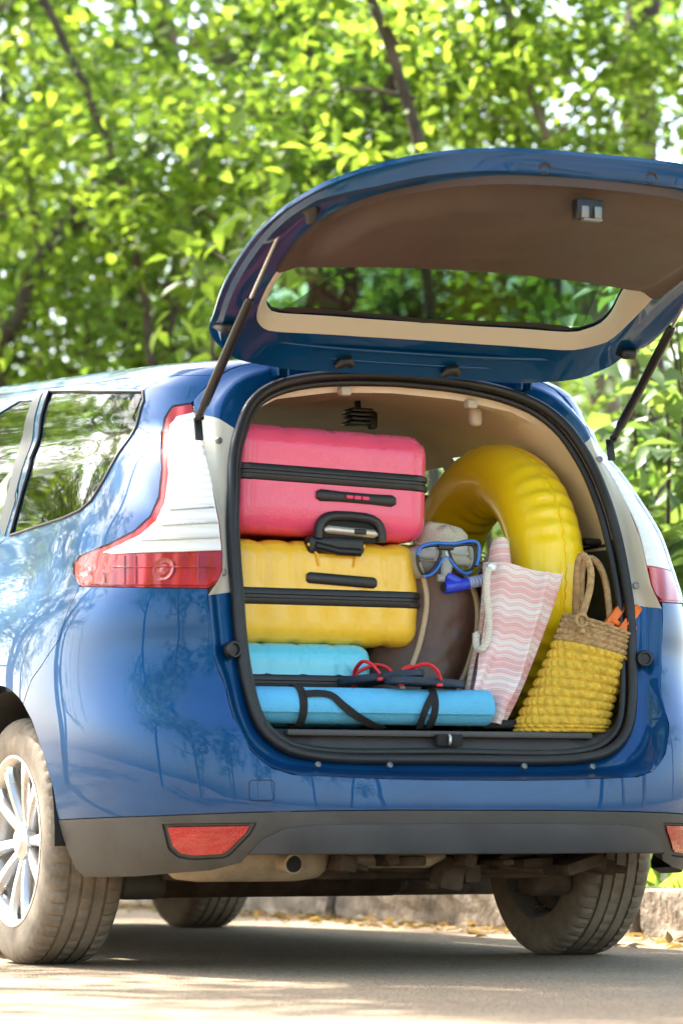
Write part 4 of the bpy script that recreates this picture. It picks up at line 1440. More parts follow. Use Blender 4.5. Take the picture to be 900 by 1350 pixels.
for k in range(13):
    t_ = math.pi * k / 12
    loopv.append(c + np.array([-.090 * math.copysign(abs(math.cos(t_)) ** .55, math.cos(t_)), -.002, -.030 + .062 * math.sin(t_) ** .6]))
rc = tube('trolley_recess', loopv, .013, M_BLKRUB, pk, 10)
bm = bmesh.new(); add_box(bm, c + np.array([0, .010, -.006]), (.165, .02, .056), None, .008)
bm_obj('recess_floor', bm, M_DARK, rc)
tg = tube('trolley_grip', [c + np.array([-.074, -.003, -.008]), c + np.array([-.064, -.005, -.006]), c + np.array([.064, -.005, -.010]), c + np.array([.074, -.003, -.012])], [.008, .014, .014, .008], pm('champagne_grip', (.62, .57, .50), .35, metal=.6), pk, 12, flat=.8)
bm = bmesh.new(); add_box(bm, c + np.array([.022, -.018, -.008]), (.034, .006, .014), None, .0028, 3)
bm_obj('grip_button', bm, M_BLKM, tg)
# corner castor seen at the seal
disc('castor', lw(pk, (313, 641), -.60) + np.array([.004, .02, 0]), (-1, -.3, 0), .016, .012, M_BLKRUB, pk)

# ---- rolled mat
M_MAT = pm('blue_foam_mat', (.115, .50, .80), .75, bump=.35, bscale=260, vary=.05, vscale=30)
MR = .0515
my_, mz_ = -.742, FLOOR + MR - .002
E_ = empty('yoga_mat', (-.18, my_, FLOOR), 'rolled sky blue foam mat with black straps lying across the boot sill', 'mat')
def spiral_end(x0, x1):
    th = np.linspace(0, 2 * math.pi * 4.2, 260)
    r_ = .012 + (MR - .012) * th / th[-1]
    V, F = [], []
    n = len(th)
    for x in (x0, x0 + .006, x1 - .006, x1):
        sh = .0022 if x in (x0, x1) else 0
        for k in range(n):
            rr_ = r_[k] - sh
            V.append((x, rr_ * math.cos(th[k] + 2.2), rr_ * math.sin(th[k] + 2.2) + MR - .002))
    for i in range(3):
        for k in range(n - 1):
            F.append((i * n + k, i * n + k + 1, (i + 1) * n + k + 1, (i + 1) * n + k))
    # spiral end faces joined between successive turns
    per = int(n / 4.2)
    for b0 in (0, 3 * n):
        for k in range(n - per - 1):
            F.append((b0 + k, b0 + k + 1, b0 + k + per + 1, b0 + k + per))
    return V, F
V, F = spiral_end(-.345, .328)
mesh_obj('mat_roll', V, F, M_MAT, E_, True, sharp=60)
M_STRAP = pm('black_webbing', (.012, .012, .013), .8, bump=.4, bscale=500)
def ringband(px, wd, name='strap', slant=0.0):
    x_ = atY(px, 930, my_ - MR)[0] + .18
    V, F = [], []
    n = 40
    for s_ in (-1, 1):
        for rr_ in (MR + .0005, MR + .003):
            for k in range(n):
                a_ = 2 * math.pi * k / n
                V.append((x_ + s_ * wd / 2 + slant * math.sin(a_), rr_ * math.cos(a_), rr_ * math.sin(a_) + MR - .002))
    for (p_, q_) in ((0, 1), (1, 3), (3, 2), (2, 0)):
        for k in range(n):
            F.append((p_ * n + k, p_ * n + (k + 1) % n, q_ * n + (k + 1) % n, q_ * n + k))
    return mesh_obj(name, V, F, M_STRAP, E_, True, sharp=40)
ringband(400, .021)
ringband(573, .019, slant=.004)
def on_roll(px_pts, n=30):
    out = []
    for (px, py) in px_pts:
        p = hit(px, py, lambda P: np.hypot(P[:, 1] - my_, P[:, 2] - mz_) - (MR + .003), 6, 13, 2600)
        if p is None:
            p = atY(px, py, my_ - MR)
        out.append(p - np.array([-.18, my_, FLOOR]))
    return spline(out, n)
def ribbon(name, path, wd, axis_c, parent, mat, th=.002):
    """flat band lying on the roll"""
    V, F = [], []
    P = np.asarray(path); n = len(P)
    for i in range(n):
        T = P[min(i + 1, n - 1)] - P[max(i - 1, 0)]; T /= np.linalg.norm(T)
        nr = np.array([0, P[i][1] - axis_c[0], P[i][2] - axis_c[1]]); nr /= np.linalg.norm(nr)
        b_ = np.cross(T, nr); b_ /= np.linalg.norm(b_)
        for s_, o_ in ((-1, 0), (-1, th), (1, th), (1, 0)):
            V.append(P[i] + b_ * s_ * wd / 2 + nr * o_)
    for i in range(n - 1):
        for k in range(4):
            F.append((i * 4 + k, i * 4 + (k + 1) % 4, i * 4 + 4 + (k + 1) % 4, i * 4 + 4 + k))
    return mesh_obj(name, V, F, mat, parent, True, sharp=40)
ribbon('carry_strap', on_roll([(402, 915), (420, 914), (437, 917), (452, 930), (470, 944), (490, 955), (505, 960)]), .020, (0, MR - .002), E_, M_STRAP)
ribbon('carry_strap', on_roll([(570, 916), (563, 930), (557, 945), (552, 960)]), .018, (0, MR - .002), E_, M_STRAP)

# ---- inflatable ring standing along the right wall
def ring_mat():
    m = bpy.data.materials.new('yellow_vinyl')
    t, p = nodes_of(m)
    p.inputs['Base Color'].default_value = (1.0, .72, .008, 1)
    p.inputs['Roughness'].default_value = .30
    p.inputs['Coat Weight'].default_value = .25
    p.inputs['Subsurface Weight'].default_value = .0
    p.inputs['Subsurface Radius'].default_value = (.03, .02, .004)
    tc = N(t, 'ShaderNodeTexCoord')
    nz = N(t, 'ShaderNodeTexNoise', i_Scale=7.0, i_Detail=2.0)
    t.links.new(tc.outputs['Object'], nz.inputs['Vector'])
    b = N(t, 'ShaderNodeBump', i_Strength=.12, i_Distance=.02)
    t.links.new(nz.outputs['Fac'], b.inputs['Height']); t.links.new(b.outputs['Normal'], p.inputs['Normal'])
    return m
M_RING = ring_mat()
RM, RT = .294, .100
RCx, RCy, RCz = .380, -.290, .612 + RM + RT
rg = empty('swim_ring', (RCx, RCy, .612), 'large yellow inflatable swim ring standing against the right boot wall', 'swim ring')
rg.rotation_euler = (0, rad(2), rad(3))
V, F = [], []
NU, NV = 260, 48
for i in range(NU):
    u = 2 * math.pi * i / NU
    for j in range(NV):
        v = 2 * math.pi * j / NV
        ow = max(0, math.cos(v)); iw = max(0, -math.cos(v))
        puck = math.sin(u * 46 + .6 * math.sin(u * 7)) * (.5 + .5 * math.sin(u * 5 + 1.3))
        r_ = RT + .0065 * puck * ow ** 4 * (1 - .6 * ow ** 60) + .004 * math.sin(u * 26) * iw ** 6
        r_ -= .004 * math.exp(-((v if v < math.pi else v - 2 * math.pi) / .10) ** 2)
        rho = RM + r_ * math.cos(v)
        V.append((r_ * math.sin(v), rho * math.cos(u), rho * math.sin(u) + RM + RT))
for i in range(NU):
    for j in range(NV):
        F.append((i * NV + j, i * NV + (j + 1) % NV, ((i + 1) % NU) * NV + (j + 1) % NV, ((i + 1) % NU) * NV + j))
mesh_obj('inflated_tube', V, F, M_RING, rg)
# welded seam: thin wavy fin on the outer equator
V, F = [], []
for i in range(NU):
    u = 2 * math.pi * i / NU
    w_ = .0025 * math.sin(u * 68)
    for (dr, dx) in ((-.004, -.0015), (.0035, -.001), (.0035, .001), (-.004, .0015)):
        rho = RM + RT - .003 + dr
        V.append((dx + w_, rho * math.cos(u), rho * math.sin(u) + RM + RT))
for i in range(NU):
    for k in range(4):
        F.append((i * 4 + k, i * 4 + (k + 1) % 4, ((i + 1) % NU) * 4 + (k + 1) % 4, ((i + 1) % NU) * 4 + k))
mesh_obj('welded_seam', V, F, M_RING, rg)
M_CLEARP = glass('clear_vinyl', (.86, .88, .86), .12)
hp = np.array(atY(595, 672, -.05)) - np.array([RCx, RCy, .612])
tube('grab_handle', spline([hp + np.array([-.015, 0, -.045]), hp + np.array([-.02, -.02, -.015]), hp + np.array([.0, -.03, .03]), hp + np.array([.03, -.01, .05])], 16), .010, pm('milky_plastic', (.75, .75, .72), .25), rg, 10)

# ---- brown bag
M_LEATH = pm('brown_leatherette', (.095, .048, .032), .42, vary=.3, vscale=14, bump=.5, bscale=18, rvary=.1)
M_PIPE = pm('tan_piping', (.52, .40, .25), .7, bump=.3, bscale=200)
BY = -.585
bb = empty('brown_bag', (.08, BY + .09, FLOOR), 'brown leather-look bag with tan piping beside the yellow suitcase', 'bag')
def bl_(px, Y): return np.array(atY(*px, Y)) - np.array([.08, BY + .09, FLOOR])
left_e = spline([bl_(p, BY) for p in ((550, 742), (559, 770), (561, 800), (553, 845), (541, 880), (530, 905))] + [bl_((522, 945), BY)], 24)
right_e = spline([bl_(p, BY) for p in ((606, 750), (619, 772), (627, 800), (625, 840), (614, 880), (603, 910))] + [bl_((600, 950), BY)], 24)
far_l = left_e + np.array([-.10, .05, -.004])
V, F = [], []
nu = 20
rows_ = 24
for i in range(rows_):
    # section: left gusset, front panel bulging out, right gusset, back
    secp = []
    A_, B_ = left_e[i], right_e[i]
    secp.append(far_l[i] + np.array([0, .12, 0]))
    secp.append(far_l[i])
    for f in np.linspace(0, 1, 14):
        q = A_ + (B_ - A_) * f
        wr = .004 * math.sin(9 * f + .7 * i) * math.sin(.5 * i)
        secp.append(q + np.array([0, -.030 * math.sin(math.pi * f) ** .8 + wr * math.sin(math.pi * f), 0]))
    secp.append(B_ + np.array([.022, .05, 0])); secp.append(B_ + np.array([.02, .16, 0])); secp.append((A_ + B_) / 2 + np.array([0, .19, 0]))
    if i == 0:
        c_ = np.mean(secp, 0)
        V += [tuple(c_ + (q - c_) * .35 + np.array([0, 0, .012])) for q in secp]
        V += [tuple(c_ + (q - c_) * .88 + np.array([0, 0, .008])) for q in secp]
    V += [tuple(q) for q in secp]
ns = 19
nr_ = rows_ + 2
for i in range(nr_ - 1):
    for k in range(ns):
        F.append((i * ns + k, i * ns + (k + 1) % ns, (i + 1) * ns + (k + 1) % ns, (i + 1) * ns + k))
F.append(tuple(range(ns)))
mesh_obj('bag_body', V, [f[::-1] for f in F], M_LEATH, bb)
for e_ in (left_e, right_e):
    tube('piping', e_ + np.array([0, -.004, 0]), .0078, M_PIPE, bb, 8)
tube('zip_tape', right_e + np.array([.010, .008, 0]), .010, M_PIPE, bb, 8, flat=.6)

# ---- cream sun hat / cushion on the brown bag
M_CREAM = pm('cream_straw_cloth', (.74, .67, .53), .85, bump=.5, bscale=220, vary=.08)
ht_c = np.array(atY(577, 712, -.45))
hat = empty('sun_hat', ht_c + np.array([0, 0, -.05]), 'cream woven sun hat tucked behind the diving mask', 'hat')
prof = [(.095, .0), (.115, .004), (.117, .010), (.095, .012), (.074, .020), (.072, .055), (.066, .078), (.05, .088), (.0005, .092)]
V, F = lathe([(z_, r_) for r_, z_ in prof], 48, 'Z')
V = [(v[0] * 1.0, v[1] * .8, v[2] + .004 * math.sin(6 * math.atan2(v[1], v[0]))) for v in V]
ho = mesh_obj('hat_crown', V, F, M_CREAM, hat)
hat.rotation_euler = (rad(14), rad(8), 0)
tube('hat_band', [(.0735 * math.cos(a_), .8 * .0735 * math.sin(a_), .03) for a_ in np.linspace(0, 2 * math.pi, 40, endpoint=False)], .006, M_CREAM, hat, 8, True)

# ---- diving mask
M_MBLUE = pm('blue_mask_frame', (.02, .16, .62), .3, coat=.4)
M_MBLK = pm('black_mask_frame', (.012, .012, .014), .35)
MY = -.62
mk = empty('diving_mask', atY(590, 762, MY), 'diving mask with blue frame and clear silicone skirt on the brown bag', 'diving mask')
mko = np.array(mk.location)
def ml(px, dy=0.0): return np.array(atY(*px, MY)) + np.array([0, dy, 0]) - mko
lensL = [(556, 722), (575, 719), (580, 724), (579, 734), (572, 748), (564, 757), (557, 757), (551, 746), (550, 730)]
lensR = [(593, 722), (610, 718), (622, 719), (626, 727), (625, 742), (619, 752), (608, 753), (599, 744), (593, 732)]
M_LENSG = glass('mask_lens', (.88, .92, .94), .01)
M_SILI = pm('clear_silicone', (.72, .74, .72), .22, trans=.55)
for lp_ in (lensL, lensR):
    P = spline([ml(p) for p in lp_], 40, True)
    tube('lens_rim', P, .0042, M_MBLK, mk, 8, True)
    mesh_obj('lens', list(P) + [P.mean(0) + np.array([0, -.002, 0])], [(i, (i + 1) % 40, 40) for i in range(40)], M_LENSG, mk)
    # silicone skirt behind each lens
    loops_ = [P + np.array([0, .003, 0]), P.mean(0) + (P - P.mean(0)) * 1.12 + np.array([0, .02, 0]), P.mean(0) + (P - P.mean(0)) * 1.22 + np.array([0, .045, 0])]
    V, F = loft(loops_)
    mesh_obj('silicone_skirt', V, F, M_SILI, mk)
tube('top_frame', spline([ml(p, -.004) for p in ((549, 732), (553, 722), (562, 718), (574, 716), (586, 717), (598, 717), (612, 714), (624, 714), (630, 719), (630, 732), (627, 746))], 40), .0048, M_MBLUE, mk, 8)
tube('nose_frame', spline([ml(p, -.004) for p in ((556, 760), (566, 758), (575, 750), (582, 738), (587, 735), (592, 738), (600, 748), (611, 756), (621, 754))], 36), .004, M_MBLUE, mk, 8)
box_obj('bridge', (ml((586, 722)) + np.array([0, -.006, 0])), (.046, .010, .014), M_MBLK, mk, bevel=.004)
tube('nose_pocket', [ml((586, 735), .004), ml((587, 748), -.006), ml((586, 760), -.002)], [.010, .016, .014], M_SILI, mk, 12)
for k in range(3):
    tube('head_strap', spline([ml(p, .02 + .01 * k) for p in ((628, 735), (634 + 2 * k, 734 + 3 * k), (640 + 2 * k, 728 + 5 * k), (646, 734 + 4 * k))] + [ml((640, 752 + 2 * k), .05)], 20), .0045, M_SILI, mk, 8, flat=.6)
# ---- snorkel
sn = empty('snorkel', atY(590, 776, MY), 'blue and clear snorkel hanging below the diving mask', 'snorkel')
sno = np.array(sn.location)
def snl(px, dy=0.0): return np.array(atY(*px, MY - .01)) + np.array([0, dy, 0]) - sno
M_SBLUE = pm('royal_blue_plastic', (.015, .05, .62), .3, coat=.3)
M_SPALE = pm('pale_blue_plastic', (.42, .52, .80), .3, trans=.2)
tube('mouth_end', [snl((585, 774)), snl((590, 774)), snl((604, 772)), snl((616, 769))], [.0165, .0175, .0165, .0165], M_SBLUE, sn, 18)
disc('tube_mouth', snl((585, 774)) + np.array([-.0015, -.001, 0]), (-1, -.35, 0), .012, .0015, M_DARK, sn)
tube('elbow', [snl((587, 760)), snl((596, 764)), snl((604, 768))], [.013, .014, .014], M_SBLUE, sn, 14)
cor = [snl((616 + 2.1 * k, 769 - .45 * k), .0) for k in range(10)]
tube('corrugated_tube', cor, [.0165 if k % 2 else .0135 for k in range(10)], M_SPALE, sn, 18)
tube('purge_cap', [snl((577, 762), .004), snl((585, 762), .002)], [.010, .012], M_SILI, sn, 12)

# ---- striped beach bag
def bag_mat():
    m = bpy.data.materials.new('pink_white_woven_stripes')
    t, p = nodes_of(m)
    tc = N(t, 'ShaderNodeTexCoord')
    uv = N(t, 'ShaderNodeUVMap')
    sx = N(t, 'ShaderNodeSeparateXYZ')
    t.links.new(uv.outputs[0], sx.inputs[0])
    tri = N(t, 'ShaderNodeMath', operation='SINE')
    m1 = N(t, 'ShaderNodeMath', operation='MULTIPLY'); m1.inputs[1].default_value = 88.0
    t.links.new(sx.outputs['X'], m1.inputs[0]); t.links.new(m1.outputs[0], tri.inputs[0])
    m2 = N(t, 'ShaderNodeMath', operation='MULTIPLY'); m2.inputs[1].default_value = .0040
    t.links.new(tri.outputs[0], m2.inputs[0])
    ad = N(t, 'ShaderNodeMath', operation='ADD')
    t.links.new(sx.outputs['Y'], ad.inputs[0]); t.links.new(m2.outputs[0], ad.inputs[1])
    # three periods of stripes
    def st(freq, ph=0.0):
        a_ = N(t, 'ShaderNodeMath', operation='MULTIPLY_ADD'); a_.inputs[1].default_value = freq; a_.inputs[2].default_value = ph
        t.links.new(ad.outputs[0], a_.inputs[0])
        s_ = N(t, 'ShaderNodeMath', operation='SINE'); t.links.new(a_.outputs[0], s_.inputs[0])
        return s_
    s1, s2, s3 = st(900.), st(330., 1.0), st(61., 2.1)
    su = N(t, 'ShaderNodeMath', operation='ADD'); t.links.new(s1.outputs[0], su.inputs[0]); t.links.new(s2.outputs[0], su.inputs[1])
    sv_ = N(t, 'ShaderNodeMath', operation='ADD'); t.links.new(su.outputs[0], sv_.inputs[0]); t.links.new(s3.outputs[0], sv_.inputs[1])
    nz = N(t, 'ShaderNodeTexNoise', i_Scale=260.0, i_Detail=3.0)
    t.links.new(uv.outputs[0], nz.inputs['Vector'])
    mr = N(t, 'ShaderNodeMapRange'); mr.inputs['From Min'].default_value = -2.6; mr.inputs['From Max'].default_value = 2.6
    t.links.new(sv_.outputs[0], mr.inputs['Value'])
    mxn = N(t, 'ShaderNodeMath', operation='MULTIPLY_ADD'); mxn.inputs[1].default_value = .35; mxn.inputs[2].default_value = -.17
    t.links.new(nz.outputs['Fac'], mxn.inputs[0])
    ad2 = N(t, 'ShaderNodeMath', operation='ADD'); t.links.new(mr.outputs[0], ad2.inputs[0]); t.links.new(mxn.outputs[0], ad2.inputs[1])
    r = ramp(t, [(.22, (.80, .45, .45)), (.46, (.82, .56, .55)), (.62, (.84, .69, .67)), (.78, (.86, .82, .80))])
    t.links.new(ad2.outputs[0], r.inputs['Fac'])
    t.links.new(r.outputs[0], p.inputs['Base Color'])
    p.inputs['Roughness'].default_value = .9
    b = N(t, 'ShaderNodeBump', i_Strength=.35, i_Distance=.003)
    t.links.new(nz.outputs['Fac'], b.inputs['Height']); t.links.new(b.outputs['Normal'], p.inputs['Normal'])
    return m
M_BAG = bag_mat()
bgo = np.array([.25, -.66, FLOOR])
bgE = empty('beach_bag', bgo, 'pink and white striped fabric beach bag with white rope handle', 'bag')
# front edges traced: rows from top to bottom (left x, left y, right x, right y, depth left, depth right)
rows_b = [(641, 741, 742, 758, -.67, -.735), (640, 775, 732, 790, -.675, -.735), (638, 808, 721, 822, -.68, -.735), (634, 840, 709, 855, -.685, -.73), (626, 872, 697, 886, -.70, -.73), (620, 905, 685, 915, -.72, -.735), (617, 930, 674, 938, -.715, -.735), (622, 950, 664, 957, -.70, -.72)]
def bag_rows(n):
    A = spline([atY(l, t_, d0) for l, t_, r_, b_, d0, d1 in rows_b], n)
    B = spline([atY(r_, b_, d1) for l, t_, r_, b_, d0, d1 in rows_b], n)
    return A, B
nB, nC = 44, 36
A, B = bag_rows(nB)
V, F, UV = [], [], []
rr = random.Random(2)
for i in range(nB):
    t_ = i / (nB - 1)
    for k in range(nC):
        f = k / (nC - 1)
        q = A[i] + (B[i] - A[i]) * f
        fold = .016 * math.sin(2 * math.pi * (f * 1.6 + .25 * t_)) * (.4 + t_) + .011 * math.sin(9 * f + 11 * t_) * t_ + .012 * math.exp(-((f - .72) / .05) ** 2)
        fold += .008 * math.sin(22 * t_ + 6 * f) * max(0, t_ - .55)
        q = q + np.array([0, -.022 * math.sin(math.pi * f) - fold, .004 * math.sin(7 * f) * (1 - t_)])
        V.append(q - bgo); UV.append((f * .26 * (1.0 - .4 * t_) + .05 * t_, -t_ * .44))
for i in range(nB - 1):
    for k in range(nC - 1):
        F.append((i * nC + k, (i + 1) * nC + k, (i + 1) * nC + k + 1, i * nC + k + 1))
# back sheet
n0 = len(V)
for i in range(nB):
    t_ = i / (nB - 1)
    for k in range(nC):
        f = k / (nC - 1)
        q = A[i] + (B[i] - A[i]) * f
        dpt = .095 * math.sin(math.pi * f) ** .6
        q = q + np.array([-.03 * math.sin(math.pi * f), dpt * (1 - .3 * t_) + .001, .012 * (1 - t_) * math.sin(math.pi * f)])
        V.append(q - bgo); UV.append((f * .26 + .4, -t_ * .44))
for i in range(nB - 1):
    for k in range(nC - 1):
        F.append((n0 + i * nC + k, n0 + i * nC + k + 1, n0 + (i + 1) * nC + k + 1, n0 + (i + 1) * nC + k))
def uv_mesh(name, V, F, UV, mat, parent):
    o = mesh_obj(name, V, F, mat, parent)
    ul = o.data.uv_layers.new(name='UVMap')
    li = np.zeros(len(o.data.loops), int); o.data.loops.foreach_get('vertex_index', li)
    ul.data.foreach_set('uv', np.array(UV)[li].ravel())
    return o
uv_mesh('bag_cloth', V, F, UV, M_BAG, bgE)
# gathered corner standing up behind the rim
V, F, UV = [], [], []
for i, (l, r_, yy) in enumerate(((653, 664, 709), (650, 668, 714), (647, 669, 724), (645, 670, 738), (643, 672, 756))):
    for k in range(12):
        a_ = 2 * math.pi * k / 12
        q = atY((l + r_) / 2 + (r_ - l) / 2 * math.cos(a_), yy, -.63) + np.array([0, .02 * math.sin(a_) * (1 + .3 * i), 0])
        V.append(q - bgo); UV.append((k * .006, -i * .02))
for i in range(4):
    for k in range(12):
        F.append((i * 12 + k, i * 12 + (k + 1) % 12, i * 12 + 12 + (k + 1) % 12, i * 12 + 12 + k))
F.append(tuple(range(12)))
uv_mesh('folded_corner', V, F, UV, M_BAG, bgE)
# rope handle: three twisted strands
M_ROPE = pm('white_cotton_rope', (.74, .70, .62), .9, bump=.4, bscale=300)
def rope(name, path, r_, parent, mat, turns, strands=3):
    P = np.asarray(path); n = len(P)
    V, F = [], []
    for s_ in range(strands):
        cen = []
        prev = np.array([0, 1.0, 0])
        for i in range(n):
            T = P[min(i + 1, n - 1)] - P[max(i - 1, 0)]; T /= np.linalg.norm(T)
            a_ = prev - T * (prev @ T); a_ /= np.linalg.norm(a_); prev = a_
            b_ = np.cross(T, a_)
            th = turns * 2 * math.pi * i / (n - 1) + 2 * math.pi * s_ / strands
            cen.append(P[i] + r_ * .5 * (math.cos(th) * a_ + math.sin(th) * b_))
        v_, f_ = tube_data(cen, r_ * .56, 8)
        b0 = len(V); V += v_; F += [tuple(i + b0 for i in q) for q in f_]
    return mesh_obj(name, V, F, mat, parent)
rp = spline([np.array(atY(*p, d)) - bgo for p, d in (((645, 748), -.69), ((642, 758), -.715), ((641, 780), -.725), ((643, 805), -.73), ((644, 828), -.73), ((641, 846), -.728), ((634, 856), -.722), ((628, 852), -.70), ((627, 835), -.68))], 90)
rope('rope_handle', rp, .0095, bgE, M_ROPE, 11)
disc('eyelet', rp[0] + np.array([0, -.012, 0]), (0, -1, 0), .013, .003, M_METAL, bgE)

# ---- straw basket
M_STRAWN = pm('natural_straw', (.46, .30, .14), .8, vary=.35, vscale=60, bump=.5, bscale=180)
M_STRAWY = pm('yellow_dyed_straw', (.72, .47, .045), .75, vary=.25, vscale=50, bump=.5, bscale=160)
SY = -.735
sbo = np.array(atY(738, 966, SY)); sbo[2] = FLOOR
sb = empty('straw_basket', sbo, 'woven straw basket with yellow lower half leaning in the boot corner', 'basket')
cen_px = [(738, 966, 57, 0), (741, 955, 59, .01), (748, 930, 55, .05), (758, 905, 52, .10), (768, 880, 50, .16), (777, 856, 48, .20), (784, 837, 46, .25), (789, 824, 45, .28)]
def sb_ring(t_):
    q = np.array([np.interp(t_, np.linspace(0, 1, len(cen_px)), [c_[k] for c_ in cen_px]) for k in range(4)])
    c_ = np.array(atY(q[0], q[1], SY)); hw = q[2] / 480 / .905
    return c_, hw, q[3]
def basket_part(name, t0, t1, rows, per, mat, amp, herring=False):
    V, F = [], []
    sub = 7
    n = rows * sub + 1
    m_ = per * 10
    for i in range(n):
        t_ = t0 + (t1 - t0) * i / (n - 1)
        c_, hw, tl_ = sb_ring(t_)
        row = i / sub
        rf = row - math.floor(row) if i < n - 1 else 1.0
        prof_ = math.sqrt(max(0, 1 - (2 * rf - 1) ** 2))
        ri = int(math.floor(row - 1e-6))
        for k in range(m_):
            u = 2 * math.pi * k / m_
            if herring:
                st_ = abs(math.sin(per / 2 * u + (rf * 1.6 if ri % 2 else -rf * 1.6)))
            else:
                st_ = abs(math.sin(per / 2 * u + 2.0 * rf + ri * 1.9))
            d = amp * (prof_ * (.22 + .78 * st_ ** .6) - .7)
            sgn = .012 * math.sin(3 * u + 4 * t_) * (.4 + t_)
            xx = (hw + d + sgn * .4) * math.cos(u); yy = (.062 + d) * math.sin(u)
            V.append(c_ + np.array([xx * math.cos(tl_), yy, -xx * math.sin(tl_)]) - sbo)
    for i in range(n - 1):
        for k in range(m_):
            F.append((i * m_ + k, i * m_ + (k + 1) % m_, (i + 1) * m_ + (k + 1) % m_, (i + 1) * m_ + k))
    return V, F, m_, n
V, F, m_, n = basket_part('b', 0, .72, 11, 28, M_STRAWY, .0105)
F.append(tuple(range(m_))[::-1])
mesh_obj('woven_body', V, F, M_STRAWY, sb)
V, F, m_, n = basket_part('n', .715, 1.0, 5, 30, M_STRAWN, .0085, True)
n0 = len(V)
V2 = [np.array(v) for v in V[-m_:]]
cc = np.mean(V2, 0)
V += [cc + (v - cc) * .93 + np.array([0, 0, -.002]) for v in V2] + [cc + (v - cc) * .90 + np.array([-.03, 0, -.10]) for v in V2]
for i in range(n - 1, n + 1):
    for k in range(m_):
        F.append((i * m_ + k, i * m_ + (k + 1) % m_, (i + 1) * m_ + (k + 1) % m_, (i + 1) * m_ + k))
F.append(tuple(n0 + m_ + k for k in range(m_)))
mesh_obj('plaited_rim', V, F, M_STRAWN, sb)
def sbl(px, d): return np.array(atY(*px, d)) - sbo
rope('basket_handle', spline([sbl(p, d) for p, d in (((766, 835), -.80), ((766, 816), -.795), ((772, 795), -.785), ((777, 775), -.775), ((778, 752), -.765), ((772, 736), -.755), ((766, 732), -.745), ((761, 745), -.735), ((759, 775), -.725), ((758, 812), -.70), ((762, 835), -.68))], 120), .0095, sb, M_STRAWN, 16, 4)
rope('basket_handle', spline([sbl(p, d) for p, d in (((770, 830), -.67), ((765, 790), -.665), ((768, 745), -.67), ((778, 736), -.68), ((789, 745), -.69), ((797, 765), -.705), ((801, 790), -.72), ((804, 825), -.73))], 120), .009, sb, M_STRAWN, 16, 4)
rope('handle_knot', [sbl((765, 818), -.803) + np.array([.016 * math.cos(a_), -.004, .016 * math.sin(a_)]) for a_ in np.linspace(0, 6.1, 30)], .005, sb, M_STRAWN, 5)

# ---- sandals: sole outline helper
def sole_mesh(Ln, Wd, th):
    n = 40
    V, F = [], []
    pts = []
    for k in range(n):
        a_ = 2 * math.pi * k / n
        y_ = Ln / 2 * math.cos(a_)
        wq = Wd / 2 * (1 + .16 * math.cos(a_)) * (1 - .16 * math.exp(-((y_ / Ln + .08) / .16) ** 2))
        pts.append((math.copysign(abs(math.sin(a_)) ** .8, math.sin(a_)) * wq, y_))
    for z_, sc in ((0, .96), (.002, 1.0), (th - .002, 1.0), (th, .97)):
        V += [(p[0] * sc, p[1] * sc, z_) for p in pts]
    for i in range(3):
        for k in range(n):
            F.append((i * n + k, i * n + (k + 1) % n, (i + 1) * n + (k + 1) % n, (i + 1) * n + k))
    F.append(tuple(range(n))[::-1]); F.append(tuple(3 * n + k for k in range(n)))
    return V, F
M_NAVY = pm('navy_rubber_sole', (.018, .032, .060), .6, bump=.15, bscale=200)
M_REDS = pm('red_rubber_strap', (.80, .030, .045), .4)
M_ORNG = pm('orange_rubber', (.90, .19, .02), .45)
def flipflop(name, loc, rot, label, group, ms, mt, Ln=.25, Wd=.092, th=.018, cat='flip flop'):
    E_ = empty(name, loc, label, cat, group)
    E_.rotation_euler = rot
    V, F = sole_mesh(Ln, Wd, th)
    mesh_obj('sole', V, F, ms, E_, True, sharp=45)
    toe = np.array([0.004, Ln * .30, th])
    for sx in (-1, 1):
        tube('strap', spline([toe, toe + np.array([sx * .012, -.012, .020]), np.array([sx * Wd * .42, Ln * .10, th + .034]), np.array([sx * Wd * .50, -Ln * .02, th + .022]), np.array([sx * Wd * .46, -Ln * .10, th - .004])], 26), [.0045] * 4 + [.0062] * 18 + [.005] * 4, mt, E_, 8, flat=.75)
    tube('toe_post', [toe + np.array([0, 0, -.004]), toe + np.array([0, -.003, .012])], .004, mt, E_, 8)
    for (x_, y_) in ((0.004, Ln * .30), (Wd * .42, -Ln * .09), (-Wd * .42, -Ln * .09)):
        disc('strap_plug', (x_, y_, 0), (0, 0, -1), .009, .003, mt, E_)
    return E_
zt = FLOOR + 2 * MR + .001
c1_ = atY(505, 897, -.715); c2_ = atY(560, 908, -.752)
flipflop('flip_flop', (c1_[0], -.692, zt + .012), (rad(-6), rad(4), rad(38)), 'navy flip flop with red strap, tucked behind its pair on the rolled mat', 'navy flip flops on the rolled mat', M_NAVY, M_REDS)
flipflop('flip_flop', (c2_[0], -.752, zt + .002), (rad(2), rad(2), rad(94)), 'navy flip flop with red strap lying lengthwise along the rolled mat', 'navy flip flops on the rolled mat', M_NAVY, M_REDS, Ln=.225)
